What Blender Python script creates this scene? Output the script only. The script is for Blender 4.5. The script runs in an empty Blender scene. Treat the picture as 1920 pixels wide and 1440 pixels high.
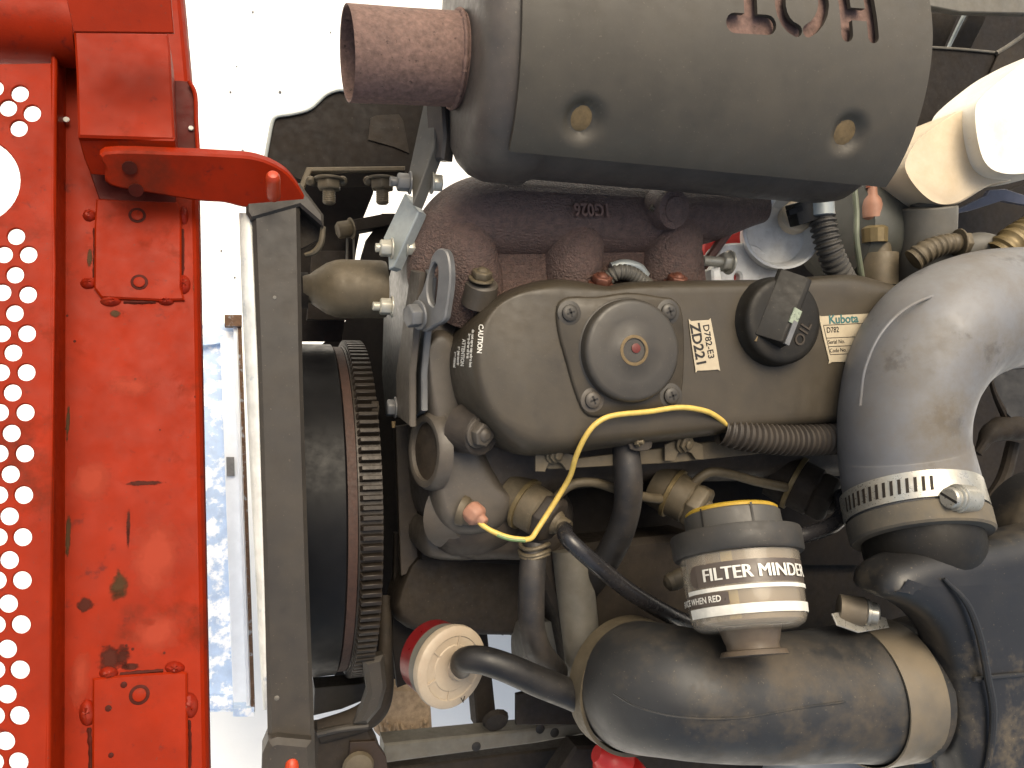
import bpy, bmesh, math, random
from mathutils import Vector as V, Matrix
from mathutils.bvhtree import BVHTree
rad = math.radians
random.seed(7)
SC = bpy.context.scene
COL = SC.collection

# ------------------------------------------------------------------ camera
TILT = rad(18)
A = math.tan(rad(33)) / 960.0            # tangent per photo pixel
DIR = V((math.sin(TILT), 0, -math.cos(TILT)))
RIGHT = V((math.cos(TILT), 0, math.sin(TILT)))
UP = V((0, 1, 0))
EYE = -DIR * 0.62
cam = bpy.data.cameras.new("camera")
camo = bpy.data.objects.new("camera", cam); COL.objects.link(camo)
M = Matrix((RIGHT, UP, -DIR)).transposed().to_4x4(); M.translation = EYE
camo.matrix_world = M
cam.sensor_width = 36; cam.lens = 18 / math.tan(rad(33))
cam.clip_start = 0.01; cam.clip_end = 200
SC.camera = camo
# ------------------------------------------------------------------ light
SUN_EL, SUN_AZ = rad(56), rad(2)          # light comes from the far side (+Y), a little from the right
w = bpy.data.worlds.new("World"); SC.world = w; w.use_nodes = True
nt = w.node_tree
sky = nt.nodes.new("ShaderNodeTexSky"); sky.sky_type = 'NISHITA'; sky.sun_disc = False
sky.sun_elevation = SUN_EL; sky.sun_rotation = SUN_AZ
sky.dust_density = 6.0; sky.air_density = 1.0; sky.ozone_density = 0.6
bg = nt.nodes["Background"]; bg.inputs[1].default_value = 0.128
nt.links.new(sky.outputs[0], bg.inputs[0])
sl = bpy.data.lights.new("sun", 'SUN'); sl.energy = 1.0; sl.angle = rad(45); sl.color = (1, .95, .86)
so = bpy.data.objects.new("sun", sl); COL.objects.link(so)
sd = V((math.sin(SUN_AZ) * math.cos(SUN_EL), math.cos(SUN_AZ) * math.cos(SUN_EL), math.sin(SUN_EL)))
so.rotation_euler = sd.to_track_quat('Z', 'Y').to_euler(); so.location = sd * 5
SC.view_settings.view_transform = 'Standard'; SC.view_settings.look = 'None'
SC.view_settings.exposure = 1.12; SC.view_settings.gamma = 1
SC.view_settings.use_white_balance = True; SC.view_settings.white_balance_temperature = 7100; SC.view_settings.white_balance_tint = 6

# ------------------------------------------------------------------ helpers
def ray(px, py): return DIR + RIGHT * ((px - 960) * A) + UP * ((720 - py) * A)
def P(px, py, z):
    r = ray(px, py); return EYE + r * ((z - EYE.z) / r.z)
def PP(px, py, p0, n):
    r = ray(px, py); return EYE + r * ((p0 - EYE).dot(n) / r.dot(n))
def S(p): return A * (p - EYE).dot(DIR)   # metres per photo pixel at p
def W(p): return p if isinstance(p, V) else P(*p)

def mat(name, col, rough=.5, metal=0., dust=0., dcol=(.21, .155, .095), scale=22., var=.25, bump=0., bscale=300.,
        chip=0., ccol=(.02, .015, .012), cscale=60., spec=.4, thr=.55, soft=.25, coat=0., trans=0., K=.47, sm=3.6):
    scale *= sm; cscale *= min(sm, 2.5)
    col, dcol, ccol = (tuple(x * K for x in c) for c in (col, dcol, ccol))
    m = bpy.data.materials.new(name); m.use_nodes = True
    t = m.node_tree; N = t.nodes; L = t.links; b = N["Principled BSDF"]
    tc = N.new("ShaderNodeTexCoord")
    def noise(sc, det=6, rgh=.6, off=0):
        mp = N.new("ShaderNodeMapping"); mp.inputs[1].default_value = (off, off * .7, -off)
        L.new(tc.outputs["Object"], mp.inputs[0])
        n = N.new("ShaderNodeTexNoise"); n.inputs["Scale"].default_value = sc
        n.inputs["Detail"].default_value = det; n.inputs["Roughness"].default_value = rgh
        L.new(mp.outputs[0], n.inputs[0]); return n.outputs[0]
    def rng(x, a, bb, c=0., dd=1.):
        r = N.new("ShaderNodeMapRange"); r.inputs[1].default_value = a; r.inputs[2].default_value = bb
        r.inputs[3].default_value = c; r.inputs[4].default_value = dd; L.new(x, r.inputs[0]); return r.outputs[0]
    def mix(f, a, c, mode='MIX'):
        x = N.new("ShaderNodeMix"); x.data_type = 'RGBA'; x.blend_type = mode
        for s, v in ((x.inputs[0], f), (x.inputs[6], a), (x.inputs[7], c)):
            if isinstance(v, (int, float)): s.default_value = v
            elif isinstance(v, tuple): s.default_value = (*v, 1)
            else: L.new(v, s)
        return x.outputs[2]
    n1 = noise(scale)
    v = rng(n1, .25, .75, 1 - var, 1 + var)
    hsv = N.new("ShaderNodeHueSaturation"); hsv.inputs[4].default_value = (*col, 1); L.new(v, hsv.inputs[2])
    c = hsv.outputs[0]; r = rng(noise(scale * 2.3, off=3), .3, .7, max(rough - .1, .03), min(rough + .12, 1))
    if chip > 0:
        f = rng(noise(cscale, 8, .65, 5), 1 - chip - .04, 1 - chip + .04)
        c = mix(f, c, ccol)
    if dust > 0:
        g = N.new("ShaderNodeNewGeometry"); sx = N.new("ShaderNodeSeparateXYZ"); L.new(g.outputs["Normal"], sx.inputs[0])
        up = rng(sx.outputs[2], -.2, 1., .35, 1.)
        f = rng(noise(scale * .45, 9, .72, 9), thr - soft * .6, thr + soft * .6, 0, dust)
        mu = N.new("ShaderNodeMath"); mu.operation = 'MULTIPLY'; L.new(f, mu.inputs[0]); L.new(up, mu.inputs[1])
        c = mix(mu.outputs[0], c, dcol)
        ad = N.new("ShaderNodeMath"); ad.operation = 'MULTIPLY_ADD'; L.new(mu.outputs[0], ad.inputs[0])
        ad.inputs[1].default_value = .35; L.new(r, ad.inputs[2]); ad.use_clamp = True; r = ad.outputs[0]
        if metal:
            mm = N.new("ShaderNodeMath"); mm.operation = 'MULTIPLY_ADD'; L.new(mu.outputs[0], mm.inputs[0])
            mm.inputs[1].default_value = -metal; mm.inputs[2].default_value = metal; mm.use_clamp = True
            L.new(mm.outputs[0], b.inputs["Metallic"])
    if dust > 0:
        f2 = rng(noise(520, 2, .5, 4), .69, .73, 0, .45)
        c = mix(f2, c, tuple(min(x * 1.5 + .01, .6) for x in dcol))
    L.new(c, b.inputs["Base Color"]); L.new(r, b.inputs["Roughness"])
    if not (dust and metal): b.inputs["Metallic"].default_value = metal
    b.inputs["Specular IOR Level"].default_value = spec
    if coat: b.inputs["Coat Weight"].default_value = coat; b.inputs["Coat Roughness"].default_value = .12
    if trans: b.inputs["Transmission Weight"].default_value = trans
    if bump:
        bp = N.new("ShaderNodeBump"); bp.inputs["Strength"].default_value = bump; bp.inputs["Distance"].default_value = .002
        L.new(noise(bscale, 4, .6, 1), bp.inputs["Height"]); L.new(bp.outputs[0], b.inputs["Normal"])
    return m

class MB:
    """collects shapes (world coordinates) into one mesh"""
    def __init__(s): s.v = []; s.f = []
    def loft(s, rings, cap0=True, cap1=True, closed=True):
        o = len(s.v); n = len(rings[0])
        for r in rings: s.v += list(r)
        for i in range(len(rings) - 1):
            for j in range(n if closed else n - 1):
                k = (j + 1) % n
                s.f.append((o + i * n + j, o + i * n + k, o + (i + 1) * n + k, o + (i + 1) * n + j))
        if cap0: s.f.append(tuple(o + j for j in reversed(range(n))))
        if cap1: s.f.append(tuple(o + (len(rings) - 1) * n + j for j in range(n)))
        return s
    def lathe(s, p0, axis, prof, n=28, rot=0., px=True, cap0=True, cap1=True, hint=None):
        p0 = W(p0); ax = V(axis).normalized(); k = S(p0) if px else 1
        h = V(hint) if hint is not None else (V((0, 0, 1)) if abs(ax.z) < .9 else V((1, 0, 0)))
        u = (h - ax * h.dot(ax)).normalized(); w_ = ax.cross(u)
        rings = []
        for t, r in prof:
            c = p0 + ax * (t * k)
            rings.append([c + (u * math.cos(a) + w_ * math.sin(a)) * (max(r, 1e-4) * k)
                          for a in (rot + 2 * math.pi * i / n for i in range(n))])
        return s.loft(rings, cap0, cap1)
    def bolt(s, p, axis, r, h=None, washer=True, stub=0., rot=.2, dome=False):
        """hex head (r = px half width) standing on p, pointing along axis"""
        h = h or r * .9
        if washer: s.lathe(p, axis, [(0, r * 1.35), (r * .18, r * 1.35), (r * .22, r * 1.25)], 20)
        s.lathe(p, axis, [(r * .2, r * 1.02), (r * .25, r * 1.08), (h * .88 + r * .2, r * 1.08), (h + r * .2, r * .93)], 6, rot)
        if dome: s.lathe(p, axis, [(h, r * .7), (h * 1.35, r * .6), (h * 1.6, r * .3)], 14)
        if stub:
            pr = []; t = h
            pitch = max(r * .16, 1.)
            while t < h + stub: pr += [(t, r * .6), (t + pitch * .5, r * .52)]; t += pitch
            s.lathe(p, axis, pr + [(h + stub + 1, r * .45)], 12)
        return s
    def tube(s, pts, r, n=16, sub=7, corr=None, caps=True, sq=1., px=True, wob=0.):
        pw = [W(p) for p in pts]
        rr = list(r) if isinstance(r, (list, tuple)) else [r] * len(pw)
        if px: rr = [a * S(p) for a, p in zip(rr, pw)]
        q = [pw[0] * 2 - pw[1]] + pw + [pw[-1] * 2 - pw[-2]]; rq = [rr[0]] + rr + [rr[-1]]
        cs = []; cr = []
        for i in range(1, len(q) - 2):
            for j in range(sub):
                t = j / sub
                f = lambda a, b, c, d: .5 * (2 * b + (c - a) * t + (2 * a - 5 * b + 4 * c - d) * t * t + (3 * b - a - 3 * c + d) * t ** 3)
                cs.append(f(q[i - 1], q[i], q[i + 1], q[i + 2])); cr.append(f(rq[i - 1], rq[i], rq[i + 1], rq[i + 2]))
        cs.append(pw[-1]); cr.append(rr[-1])
        if corr:                                    # (pitch m, depth fraction): resample evenly and ripple the radius
            pitch, dep = corr; acc = [0]
            for a, b in zip(cs, cs[1:]): acc.append(acc[-1] + (b - a).length)
            m = max(2, int(acc[-1] / pitch)) * 4; c2 = []; r2 = []; i = 0
            for k in range(m + 1):
                t = acc[-1] * k / m
                while i < len(acc) - 2 and acc[i + 1] < t: i += 1
                f = (t - acc[i]) / max(acc[i + 1] - acc[i], 1e-9)
                c2.append(cs[i].lerp(cs[i + 1], f)); r2.append((cr[i] + (cr[i + 1] - cr[i]) * f) * (1, 1, 1 - dep, 1 - dep)[k % 4])
            cs, cr = c2, r2
        rings = []; u = None
        for i, c in enumerate(cs):
            tg = (cs[min(i + 1, len(cs) - 1)] - cs[max(i - 1, 0)]).normalized()
            if u is None:
                h = V((0, 0, 1)) if abs(tg.z) < .9 else V((1, 0, 0)); u = (h - tg * h.dot(tg)).normalized()
            else: u = (u - tg * u.dot(tg)).normalized()
            w_ = tg.cross(u); k = 1 + wob * math.sin(i * 1.7) * .5 + (random.uniform(-wob, wob) if wob else 0)
            rings.append([c + (u * math.cos(a) * sq + w_ * math.sin(a)) * cr[i] * k for a in (2 * math.pi * j / n for j in range(n))])
        return s.loft(rings, caps, caps)
    def box(s, c, x, y, z):
        c = W(c); x, y, z = V(x), V(y), V(z)
        return s.loft([[c - x - y - z, c + x - y - z, c + x + y - z, c - x + y - z], [c - x - y + z, c + x - y + z, c + x + y + z, c - x + y + z]])
    def build(s, name, m, parent=None, bevel=0., seg=2, smooth=35, sub=0):
        me = bpy.data.meshes.new(name)
        me.from_pydata([tuple(x) for x in s.v], [], s.f)
        return finish(name, me, m, parent, bevel, seg, smooth, sub)

def rootloc(parent):
    while parent.parent: parent = parent.parent
    return parent.location
def finish(name, me, m, parent, bevel=0., seg=2, smooth=35, sub=0):
    bm = bmesh.new(); bm.from_mesh(me)
    bmesh.ops.recalc_face_normals(bm, faces=bm.faces)
    if bevel:
        es = [e for e in bm.edges if len(e.link_faces) == 2 and e.calc_face_angle(0) > rad(32)]
        if es: bmesh.ops.bevel(bm, geom=es, offset=bevel, segments=seg, affect='EDGES', profile=.5, clamp_overlap=True)
    bm.to_mesh(me); bm.free()
    if m: me.materials.append(m)
    me.use_auto_texspace = True
    o = bpy.data.objects.new(name, me); COL.objects.link(o)
    if parent:
        me.transform(Matrix.Translation(-rootloc(parent))); o.parent = parent
    else:
        c = sum((v.co for v in me.vertices), V()) / max(len(me.vertices), 1)
        me.transform(Matrix.Translation(-c)); o.location = c
    me.shade_smooth(); me.set_sharp_from_angle(angle=rad(smooth))
    if sub:
        md = o.modifiers.new("Subsurf", 'SUBSURF'); md.levels = sub; md.render_levels = sub
    return o
def tag(o, label=None, cat=None, group=None, kind=None):
    for k, v in (('label', label), ('category', cat), ('group', group), ('kind', kind)):
        if v: o[k] = v
    return o
def thing(name, label, cat, at, group=None):
    o = bpy.data.objects.new(name, None); COL.objects.link(o); o.empty_display_size = .02
    o.location = W(at); return tag(o, label, cat, group)

def crom(pts, sub=6):
    n = len(pts); out = []
    for i in range(n):
        a, b, c, d = pts[i - 1], pts[i], pts[(i + 1) % n], pts[(i + 2) % n]
        for j in range(sub):
            t = j / sub
            out.append(tuple(.5 * (2 * b[k] + (c[k] - a[k]) * t + (2 * a[k] - 5 * b[k] + 4 * c[k] - d[k]) * t * t + (3 * b[k] - a[k] - 3 * c[k] + d[k]) * t ** 3) for k in (0, 1)))
    return out
def circ(cx, cy, rx, ry=None, n=24, a0=0.):
    ry = ry or rx
    return [(cx + rx * math.cos(a), cy + ry * math.sin(a)) for a in (a0 + 2 * math.pi * i / n for i in range(n))]
def basis(n):
    n = V(n).normalized(); h = V((1, 0, 0)) if abs(n.x) < .8 else V((0, 1, 0))
    u = (h - n * h.dot(n)).normalized(); return u, n.cross(u), n
def plate(name, pts, m, parent=None, z=0., plane=None, th=.004, holes=(), bev=.0006, smooth=0, ang=35, bres=0):
    """sheet with the outline pts (photo pixels) lying in a plane, thickness going away from the viewer"""
    if plane: p0, n = W(plane[0]), V(plane[1]).normalized()
    else: n = V((0, 0, 1)); p0 = P(pts[0][0], pts[0][1], z)
    if (p0 - EYE).dot(n) > 0: n = -n
    u, v, n = basis(n)
    cu = bpy.data.curves.new(name, 'CURVE'); cu.dimensions = '2D'; cu.fill_mode = 'BOTH'
    cu.extrude = max(th / 2 - bev, 0); cu.bevel_depth = bev; cu.bevel_resolution = bres; cu.offset = -bev
    for k, ring in enumerate([pts] + list(holes)):
        if smooth and k == 0: ring = crom(ring, smooth)
        q = [PP(x, y, p0, n) - p0 for x, y in ring]
        sp = cu.splines.new('POLY'); sp.points.add(len(q) - 1); sp.use_cyclic_u = True
        for i, x in enumerate(q): sp.points[i].co = (x.dot(u), x.dot(v), 0, 1)
    return from_curve(name, cu, u, v, n, p0 - n * (th / 2), m, parent, ang)
def from_curve(name, cu, u, v, n, org, m, parent, ang=35, post=None):
    o = bpy.data.objects.new("tmp", cu)
    me = bpy.data.meshes.new_from_object(o); bpy.data.objects.remove(o); bpy.data.curves.remove(cu)
    me.materials.clear(); me.name = name
    bm = bmesh.new(); bm.from_mesh(me); bmesh.ops.remove_doubles(bm, verts=bm.verts, dist=1e-6)
    if post: post(bm)
    bm.to_mesh(me); bm.free()
    X = Matrix((u, v, n)).transposed().to_4x4(); X.translation = org
    me.transform(X)
    return finish(name, me, m, parent, smooth=ang)
def text(name, s, size, m, parent, at, xdir, n, th=.0006, bold=0., align='LEFT', space=1., xs=1., post=None):
    """lettering: size in px (cap height about .7 size), at = world/px start of base line, xdir reading direction, n facing"""
    p = W(at); k = S(p); n = V(n).normalized(); u = V(xdir); u = (u - n * u.dot(n)).normalized(); v = n.cross(u)
    cu = bpy.data.curves.new(name, 'FONT'); cu.body = s; cu.size = size * k; cu.extrude = th; cu.offset = bold * k
    cu.align_x = align; cu.space_character = space; cu.resolution_u = 4
    def sc(bm):
        if xs != 1:
            for w_ in bm.verts: w_.co.x *= xs
        if post: post(bm)
    return from_curve(name, cu, u, v, n, p, m, parent, 35, sc)
def resample(pts, n):
    acc = [0]; m = len(pts)
    for i in range(m): acc.append(acc[-1] + math.dist(pts[i], pts[(i + 1) % m]))
    out = []; i = 0
    for k in range(n):
        t = acc[-1] * k / n
        while acc[i + 1] < t: i += 1
        f = (t - acc[i]) / max(acc[i + 1] - acc[i], 1e-9); a, b = pts[i], pts[(i + 1) % m]
        out.append((a[0] + (b[0] - a[0]) * f, a[1] + (b[1] - a[1]) * f))
    return out
def casting(name, top, zt, base, zb, m, parent, n=96, steps=7, skirt=0., q=1.):
    """rounded casting: flat top outline, shoulder curving out to the base outline, then a straight skirt"""
    T = [P(x, y, zt) for x, y in resample(crom(top), n)]; B = [P(x, y, zb) for x, y in resample(crom(base), n)]
    rings = []
    for i in range(steps + 1):
        t = i / steps * math.pi / 2; f = math.sin(t) ** q; g = 1 - max(math.cos(t), 0) ** q
        rings.append([V((a.x + (b.x - a.x) * f, a.y + (b.y - a.y) * f, zt + (zb - zt) * g)) for a, b in zip(T, B)])
    if skirt: rings.append([p - V((0, 0, skirt)) for p in rings[-1]])
    return MB().loft(rings).build(name, m, parent, smooth=50)
def strip(name, rows, m, parent, th=.002, smooth=25):
    """sheet metal through rows of world points"""
    mb = MB(); nr = len(rows); nc = len(rows[0]); mb.v = [p for r in rows for p in r]
    for i in range(nr - 1):
        for j in range(nc - 1): mb.f.append((i * nc + j, i * nc + j + 1, (i + 1) * nc + j + 1, (i + 1) * nc + j))
    o = mb.build(name, m, parent, smooth=smooth)
    md = o.modifiers.new("Solidify", 'SOLIDIFY'); md.thickness = th; md.offset = 0
    return o

# ------------------------------------------------------------------ materials
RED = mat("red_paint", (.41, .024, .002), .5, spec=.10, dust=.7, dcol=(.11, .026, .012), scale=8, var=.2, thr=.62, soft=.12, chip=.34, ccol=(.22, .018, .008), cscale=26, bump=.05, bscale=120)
REDD = mat("red_paint_inner", (.14, .010, .005), .55, spec=.15, dust=.5, dcol=(.10, .05, .03), scale=14, var=.2, thr=.6, chip=.28, ccol=(.04, .012, .008), cscale=30)  # darker copy of the hood red, inside shade put into the colour
REDW = mat("red_weld", (.38, .018, .004), .4, spec=.15, dust=.2, scale=40, var=.2, bump=.05)
GREASE = mat("greasy_red", (.10, .012, .006), .6, spec=.1, dust=.25, dcol=(.06, .05, .03), scale=40, var=.3)
BAR = mat("grey_frame_paint", (.050, .042, .033), .5, dust=.3, dcol=(.15, .115, .075), scale=9, var=.2, chip=.22, ccol=(.16, .15, .13), cscale=55)
BARLIT = mat("lit_bar_side", (.62, .63, .60), .45, metal=.15, scale=16, var=.25, chip=.35, ccol=(.35, .40, .45), cscale=20, K=0.85)
SHLD = mat("muffler_shield_paint", (.097, .083, .060), .52, dust=.35, dcol=(.16, .13, .095), scale=9, var=.14, chip=.2, ccol=(.2, .18, .15), cscale=45, thr=.6, bump=.03)
MUF = mat("muffler_shell_paint", (.11, .094, .08), .45, dust=.4, dcol=(.2, .15, .11), scale=16, var=.25, chip=.3, ccol=(.10, .05, .03), cscale=35, bump=.05)
RUST = mat("brown_rust", (.21, .125, .10), .8, scale=60, var=.45, dust=.25, dcol=(.2, .13, .10), chip=.34, ccol=(.035, .018, .014), cscale=110, bump=.35, bscale=260, K=.6)
CAST = mat("rough_purple_cast_iron", (.21, .115, .085), .5, scale=60, var=.5, bump=1.6, bscale=520, spec=.8, dust=.2, dcol=(.2, .15, .13))
COVER = mat("valve_cover_paint", (.077, .062, .042), .42, dust=.45, dcol=(.125, .094, .055), scale=12, var=.16, thr=.52, chip=.16, ccol=(.03, .022, .016), cscale=30, bump=.04, bscale=200)
DISC = mat("breather_paint", (.080, .071, .058), .4, dust=.4, dcol=(.12, .095, .065), scale=12, var=.12, bump=.03, bscale=200)
HEAD = mat("engine_casting", (.060, .047, .036), .55, dust=.5, dcol=(.15, .11, .075), scale=22, var=.3, chip=.3, ccol=(.03, .022, .016), cscale=35, bump=.12, bscale=220)
HEADL = mat("grey_casting", (.135, .115, .092), .45, dust=.4, dcol=(.17, .13, .09), scale=14, var=.25, chip=.25, ccol=(.05, .035, .025), cscale=30, bump=.08, bscale=200)
DARK = mat("grimy_black_steel", (.018, .013, .010), .65, spec=.2, dust=.4, dcol=(.05, .037, .024), scale=18, var=.4)
DARKB = mat("dark_brown_steel", (.034, .025, .018), .65, spec=.25, dust=.5, dcol=(.085, .064, .040), scale=20, var=.35, bump=.1)
BLK = mat("black_gloss_paint", (.012, .012, .013), .42, spec=.12, scale=12, var=.3)
GEAR = mat("gear_steel", (.040, .030, .022), .45, metal=.3, scale=40, var=.35, dust=.3, dcol=(.09, .065, .04))
PLATE = mat("grey_plate", (.205, .207, .208), .38, metal=.25, dust=.4, dcol=(.16, .14, .11), scale=18, var=.25, chip=.3, ccol=(.05, .045, .04), cscale=25, K=.6)
GALV = mat("galvanised_steel", (.42, .46, .45), .4, metal=.35, scale=50, var=.12, dust=.2, dcol=(.4, .38, .33), K=.75)
STEEL = mat("bright_steel", (.50, .48, .42), .3, metal=.7, scale=50, var=.15, dust=.35, dcol=(.3, .25, .17), K=.75)
ZBOLT = mat("zinc_bolt", (.55, .53, .45), .35, metal=.5, scale=60, var=.15, dust=.3, dcol=(.35, .3, .2), K=.75)
TANB = mat("dusty_bolt", (.20, .16, .10), .5, metal=.3, scale=60, var=.25, dust=.6, dcol=(.24, .18, .11))
COPB = mat("coppery_nut", (.26, .09, .055), .45, metal=.35, scale=80, var=.35, dust=.25, dcol=(.3, .2, .14))
DUSTY = mat("dusty_tan_steel", (.17, .135, .085), .5, metal=.2, scale=26, var=.25, dust=.6, dcol=(.20, .155, .095), chip=.25, ccol=(.06, .045, .03), cscale=50)
RUBT = mat("grey_rubber", (.205, .205, .21), .46, spec=.5, scale=4, var=.2, dust=.9, dcol=(.17, .135, .09), thr=.53, soft=.16, chip=.38, ccol=(.10, .10, .105), cscale=9, coat=0, K=.6)
RUBB = mat("black_rubber", (.036, .036, .036), .5, scale=5, var=.3, dust=.8, dcol=(.165, .125, .080), thr=.57, soft=.14)
HOSE = mat("black_hose", (.034, .031, .030), .5, scale=16, var=.3, dust=.6, dcol=(.13, .10, .07), thr=.58)
NYL = mat("smooth_black_tube", (.035, .034, .037), .22, scale=10, var=.2, dust=.25, dcol=(.13, .10, .07))
COND = mat("dusty_conduit", (.055, .044, .034), .6, scale=20, var=.25, dust=.6, dcol=(.12, .09, .06))
CONDG = mat("grey_conduit", (.085, .080, .072), .5, scale=20, var=.25, dust=.5, dcol=(.2, .17, .13))
AIRB = mat("airbox_plastic", (.030, .029, .029), .4, scale=4.5, var=.2, dust=.95, dcol=(.22, .17, .105), thr=.565, soft=.11, chip=.2, ccol=(.06, .06, .068), cscale=12)
CAPM = mat("black_cap_plastic", (.019, .017, .014), .5, spec=.25, scale=14, var=.2, dust=.3, dcol=(.085, .068, .045), thr=.55)
YEL = mat("yellow_wire", (.62, .43, .10), .4, scale=60, var=.15, dust=.3, dcol=(.3, .2, .09), K=0.85)
GRN = mat("green_stripe", (.20, .34, .12), .45)
CREAM = mat("label_paper", (.52, .44, .31), .55, scale=30, var=.10, dust=.25, dcol=(.3, .22, .13), K=.75)
INK = mat("black_ink", (.022, .018, .014), .6)
TEAL = mat("teal_ink", (.05, .22, .22), .6)
WHT = mat("white_print", (.55, .53, .47), .5, K=1)
BROWNI = mat("brown_print", (.16, .125, .10), .35, scale=20, var=.1)
OCHRE = mat("ochre_dirt", (.20, .135, .06), .7, scale=60, var=.3, bump=.2, K=.6)
PINK = mat("pink_rubber_boot", (.60, .29, .19), .55, scale=40, var=.15, dust=.35, dcol=(.3, .2, .13))
ORNG = mat("orange_terminal", (.48, .12, .05), .5, scale=40, var=.15)
BRASS = mat("brass", (.30, .22, .10), .4, metal=.4, scale=50, var=.2, dust=.4, dcol=(.25, .19, .1))
WPL = mat("white_plastic", (.74, .70, .60), .4, scale=8, var=.06, dust=.3, dcol=(.36, .25, .12), thr=.56, soft=.12, K=1)
WPLB = mat("stained_white_plastic", (.60, .50, .36), .45, scale=9, var=.12, dust=.45, dcol=(.40, .27, .13), thr=.52, K=0.85)
ALU = mat("cast_aluminium", (.80, .80, .77), .42, metal=.15, scale=30, var=.1, dust=.4, dcol=(.35, .28, .19), thr=.62, bump=.05, K=0.85)
REDF = mat("red_filter_can", (.55, .025, .022), .4, scale=20, var=.12, K=0.85)
COOL = mat("grey_green_paint", (.11, .115, .10), .5, dust=.4, dcol=(.15, .13, .10), scale=14, var=.2)
GPL = mat("grey_dusty_paint", (.19, .18, .155), .5, dust=.4, dcol=(.26, .22, .16), scale=14, var=.15)
LBLUE = mat("pale_blue_paint", (.40, .46, .56), .5, scale=20, var=.1)
WOOD = mat("rough_wood", (.50, .36, .23), .8, scale=40, var=.35, bump=.5, bscale=180, K=.6)
FRM = mat("dusty_frame_steel", (.16, .148, .122), .55, dust=.6, dcol=(.15, .125, .09), scale=18, var=.25, chip=.22, ccol=(.2, .2, .18), cscale=40, K=.6)
MILK = mat("filter_white_plastic", (.50, .41, .30), .45, scale=20, var=.08, dust=.5, dcol=(.36, .25, .16), K=.62)
BLUE = mat("blue_chipped_paint", (.46, .57, .72), .6, scale=20, var=.15, chip=.47, ccol=(.9, .9, .88), cscale=16, K=1.1)
BLUEL = mat("pale_worn_panel", (.80, .83, .85), .6, scale=12, var=.08, chip=.28, ccol=(.30, .40, .56), cscale=22, K=1)
BROWN = mat("rusty_edge", (.24, .13, .07), .8, scale=40, var=.4, chip=.4, ccol=(.5, .52, .52), cscale=40)
CONC = mat("pale_concrete", (.78, .77, .73), .8, scale=3.5, var=.06, chip=.3, ccol=(.70, .69, .64), cscale=5, bump=.15, bscale=60, K=1.1, sm=1)
GCONC = mat("pebble_grey", (.35, .34, .32), .8, scale=40)
def clear(name, col, mixf, rough):
    m = bpy.data.materials.new(name); m.use_nodes = True; t = m.node_tree; b = t.nodes["Principled BSDF"]
    b.inputs["Base Color"].default_value = (*col, 1); b.inputs["Roughness"].default_value = rough
    b.inputs["Coat Weight"].default_value = .6; b.inputs["Coat Roughness"].default_value = .06
    tr = t.nodes.new("ShaderNodeBsdfTransparent"); tr.inputs[0].default_value = (.96, .93, .86, 1)
    mx = t.nodes.new("ShaderNodeMixShader"); mx.inputs[0].default_value = mixf
    t.links.new(tr.outputs[0], mx.inputs[1]); t.links.new(b.outputs[0], mx.inputs[2])
    t.links.new(mx.outputs[0], t.nodes["Material Output"].inputs[0]); return m
BOWL = clear("hazy_clear_plastic", (.44, .38, .30), .34, .12)
PINR = mat("bright_red_plastic", (.75, .07, .015), .4, scale=30, var=.08)
BHOSE = mat("deep_black_hose", (.020, .019, .019), .42, spec=.3, scale=16, var=.3, dust=.3, dcol=(.10, .08, .06), thr=.6)
X, Y, Z = V((1, 0, 0)), V((0, 1, 0)), V((0, 0, 1))

# ------------------------------------------------------------------ ground
mb = MB(); mb.v = [V((-30, -30, -.8)), V((30, -30, -.8)), V((30, 30, -.8)), V((-30, 30, -.8))]; mb.f = [(0, 1, 2, 3)]
tag(mb.build("ground", CONC), kind='structure')
mb = MB()
for px, py, r in ((432, 172, 2.2), (525, 172, 3), (474, 22, 2), (444, 124, 1.4), (455, 282, 2.5), (620, 60, 1.5), (415, 470, 2), (440, 520, 2)):
    mb.lathe((px, py, -.798), Z, [(-1, r), (r * .4, r * .8), (r * .8, r * .2)], 7)
tag(mb.build("gravel", GCONC), kind='stuff')

# ------------------------------------------------------------------ blue cart on the ground
zc = -.52
cart = thing("equipment_tray", "long blue steel tray with flaking paint on the ground between red hood and frame bar", "metal tray", (440, 960, zc))
plate("tray_floor", [(300, 640), (440, 600), (470, 1335), (330, 1335)], BLUE, cart, zc - .03, th=.006)
plate("side_panel", [(413, 640), (445, 628), (468, 1320), (437, 1318)], BLUEL, cart, zc, th=.03)
plate("end_panel", [(330, 612), (440, 606), (440, 640), (330, 655)], BLUE, cart, zc - .02, th=.01)
plate("end_panel", [(330, 1308), (437, 1306), (437, 1330), (330, 1330)], BLUE, cart, zc - .02, th=.01)
plate("rim_rail", [(437, 600), (444, 600), (470, 1335), (462, 1335)], BLUEL, cart, zc + .012, th=.02)
plate("rusty_edge", [(445, 600), (452, 600), (478, 1335), (471, 1335)], BROWN, cart, zc + .015, th=.03)
plate("corner_post", [(421, 590), (453, 590), (453, 612), (421, 612)], BROWN, cart, zc + .02, th=.03)
plate("corner_post", [(437, 1328), (477, 1328), (477, 1344), (437, 1344)], BLUE, cart, zc + .02, th=.03)
plate("slot_plate", [(424, 857), (439, 857), (440, 893), (425, 893)], GCONC, cart, zc + .004, th=.002)

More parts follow.
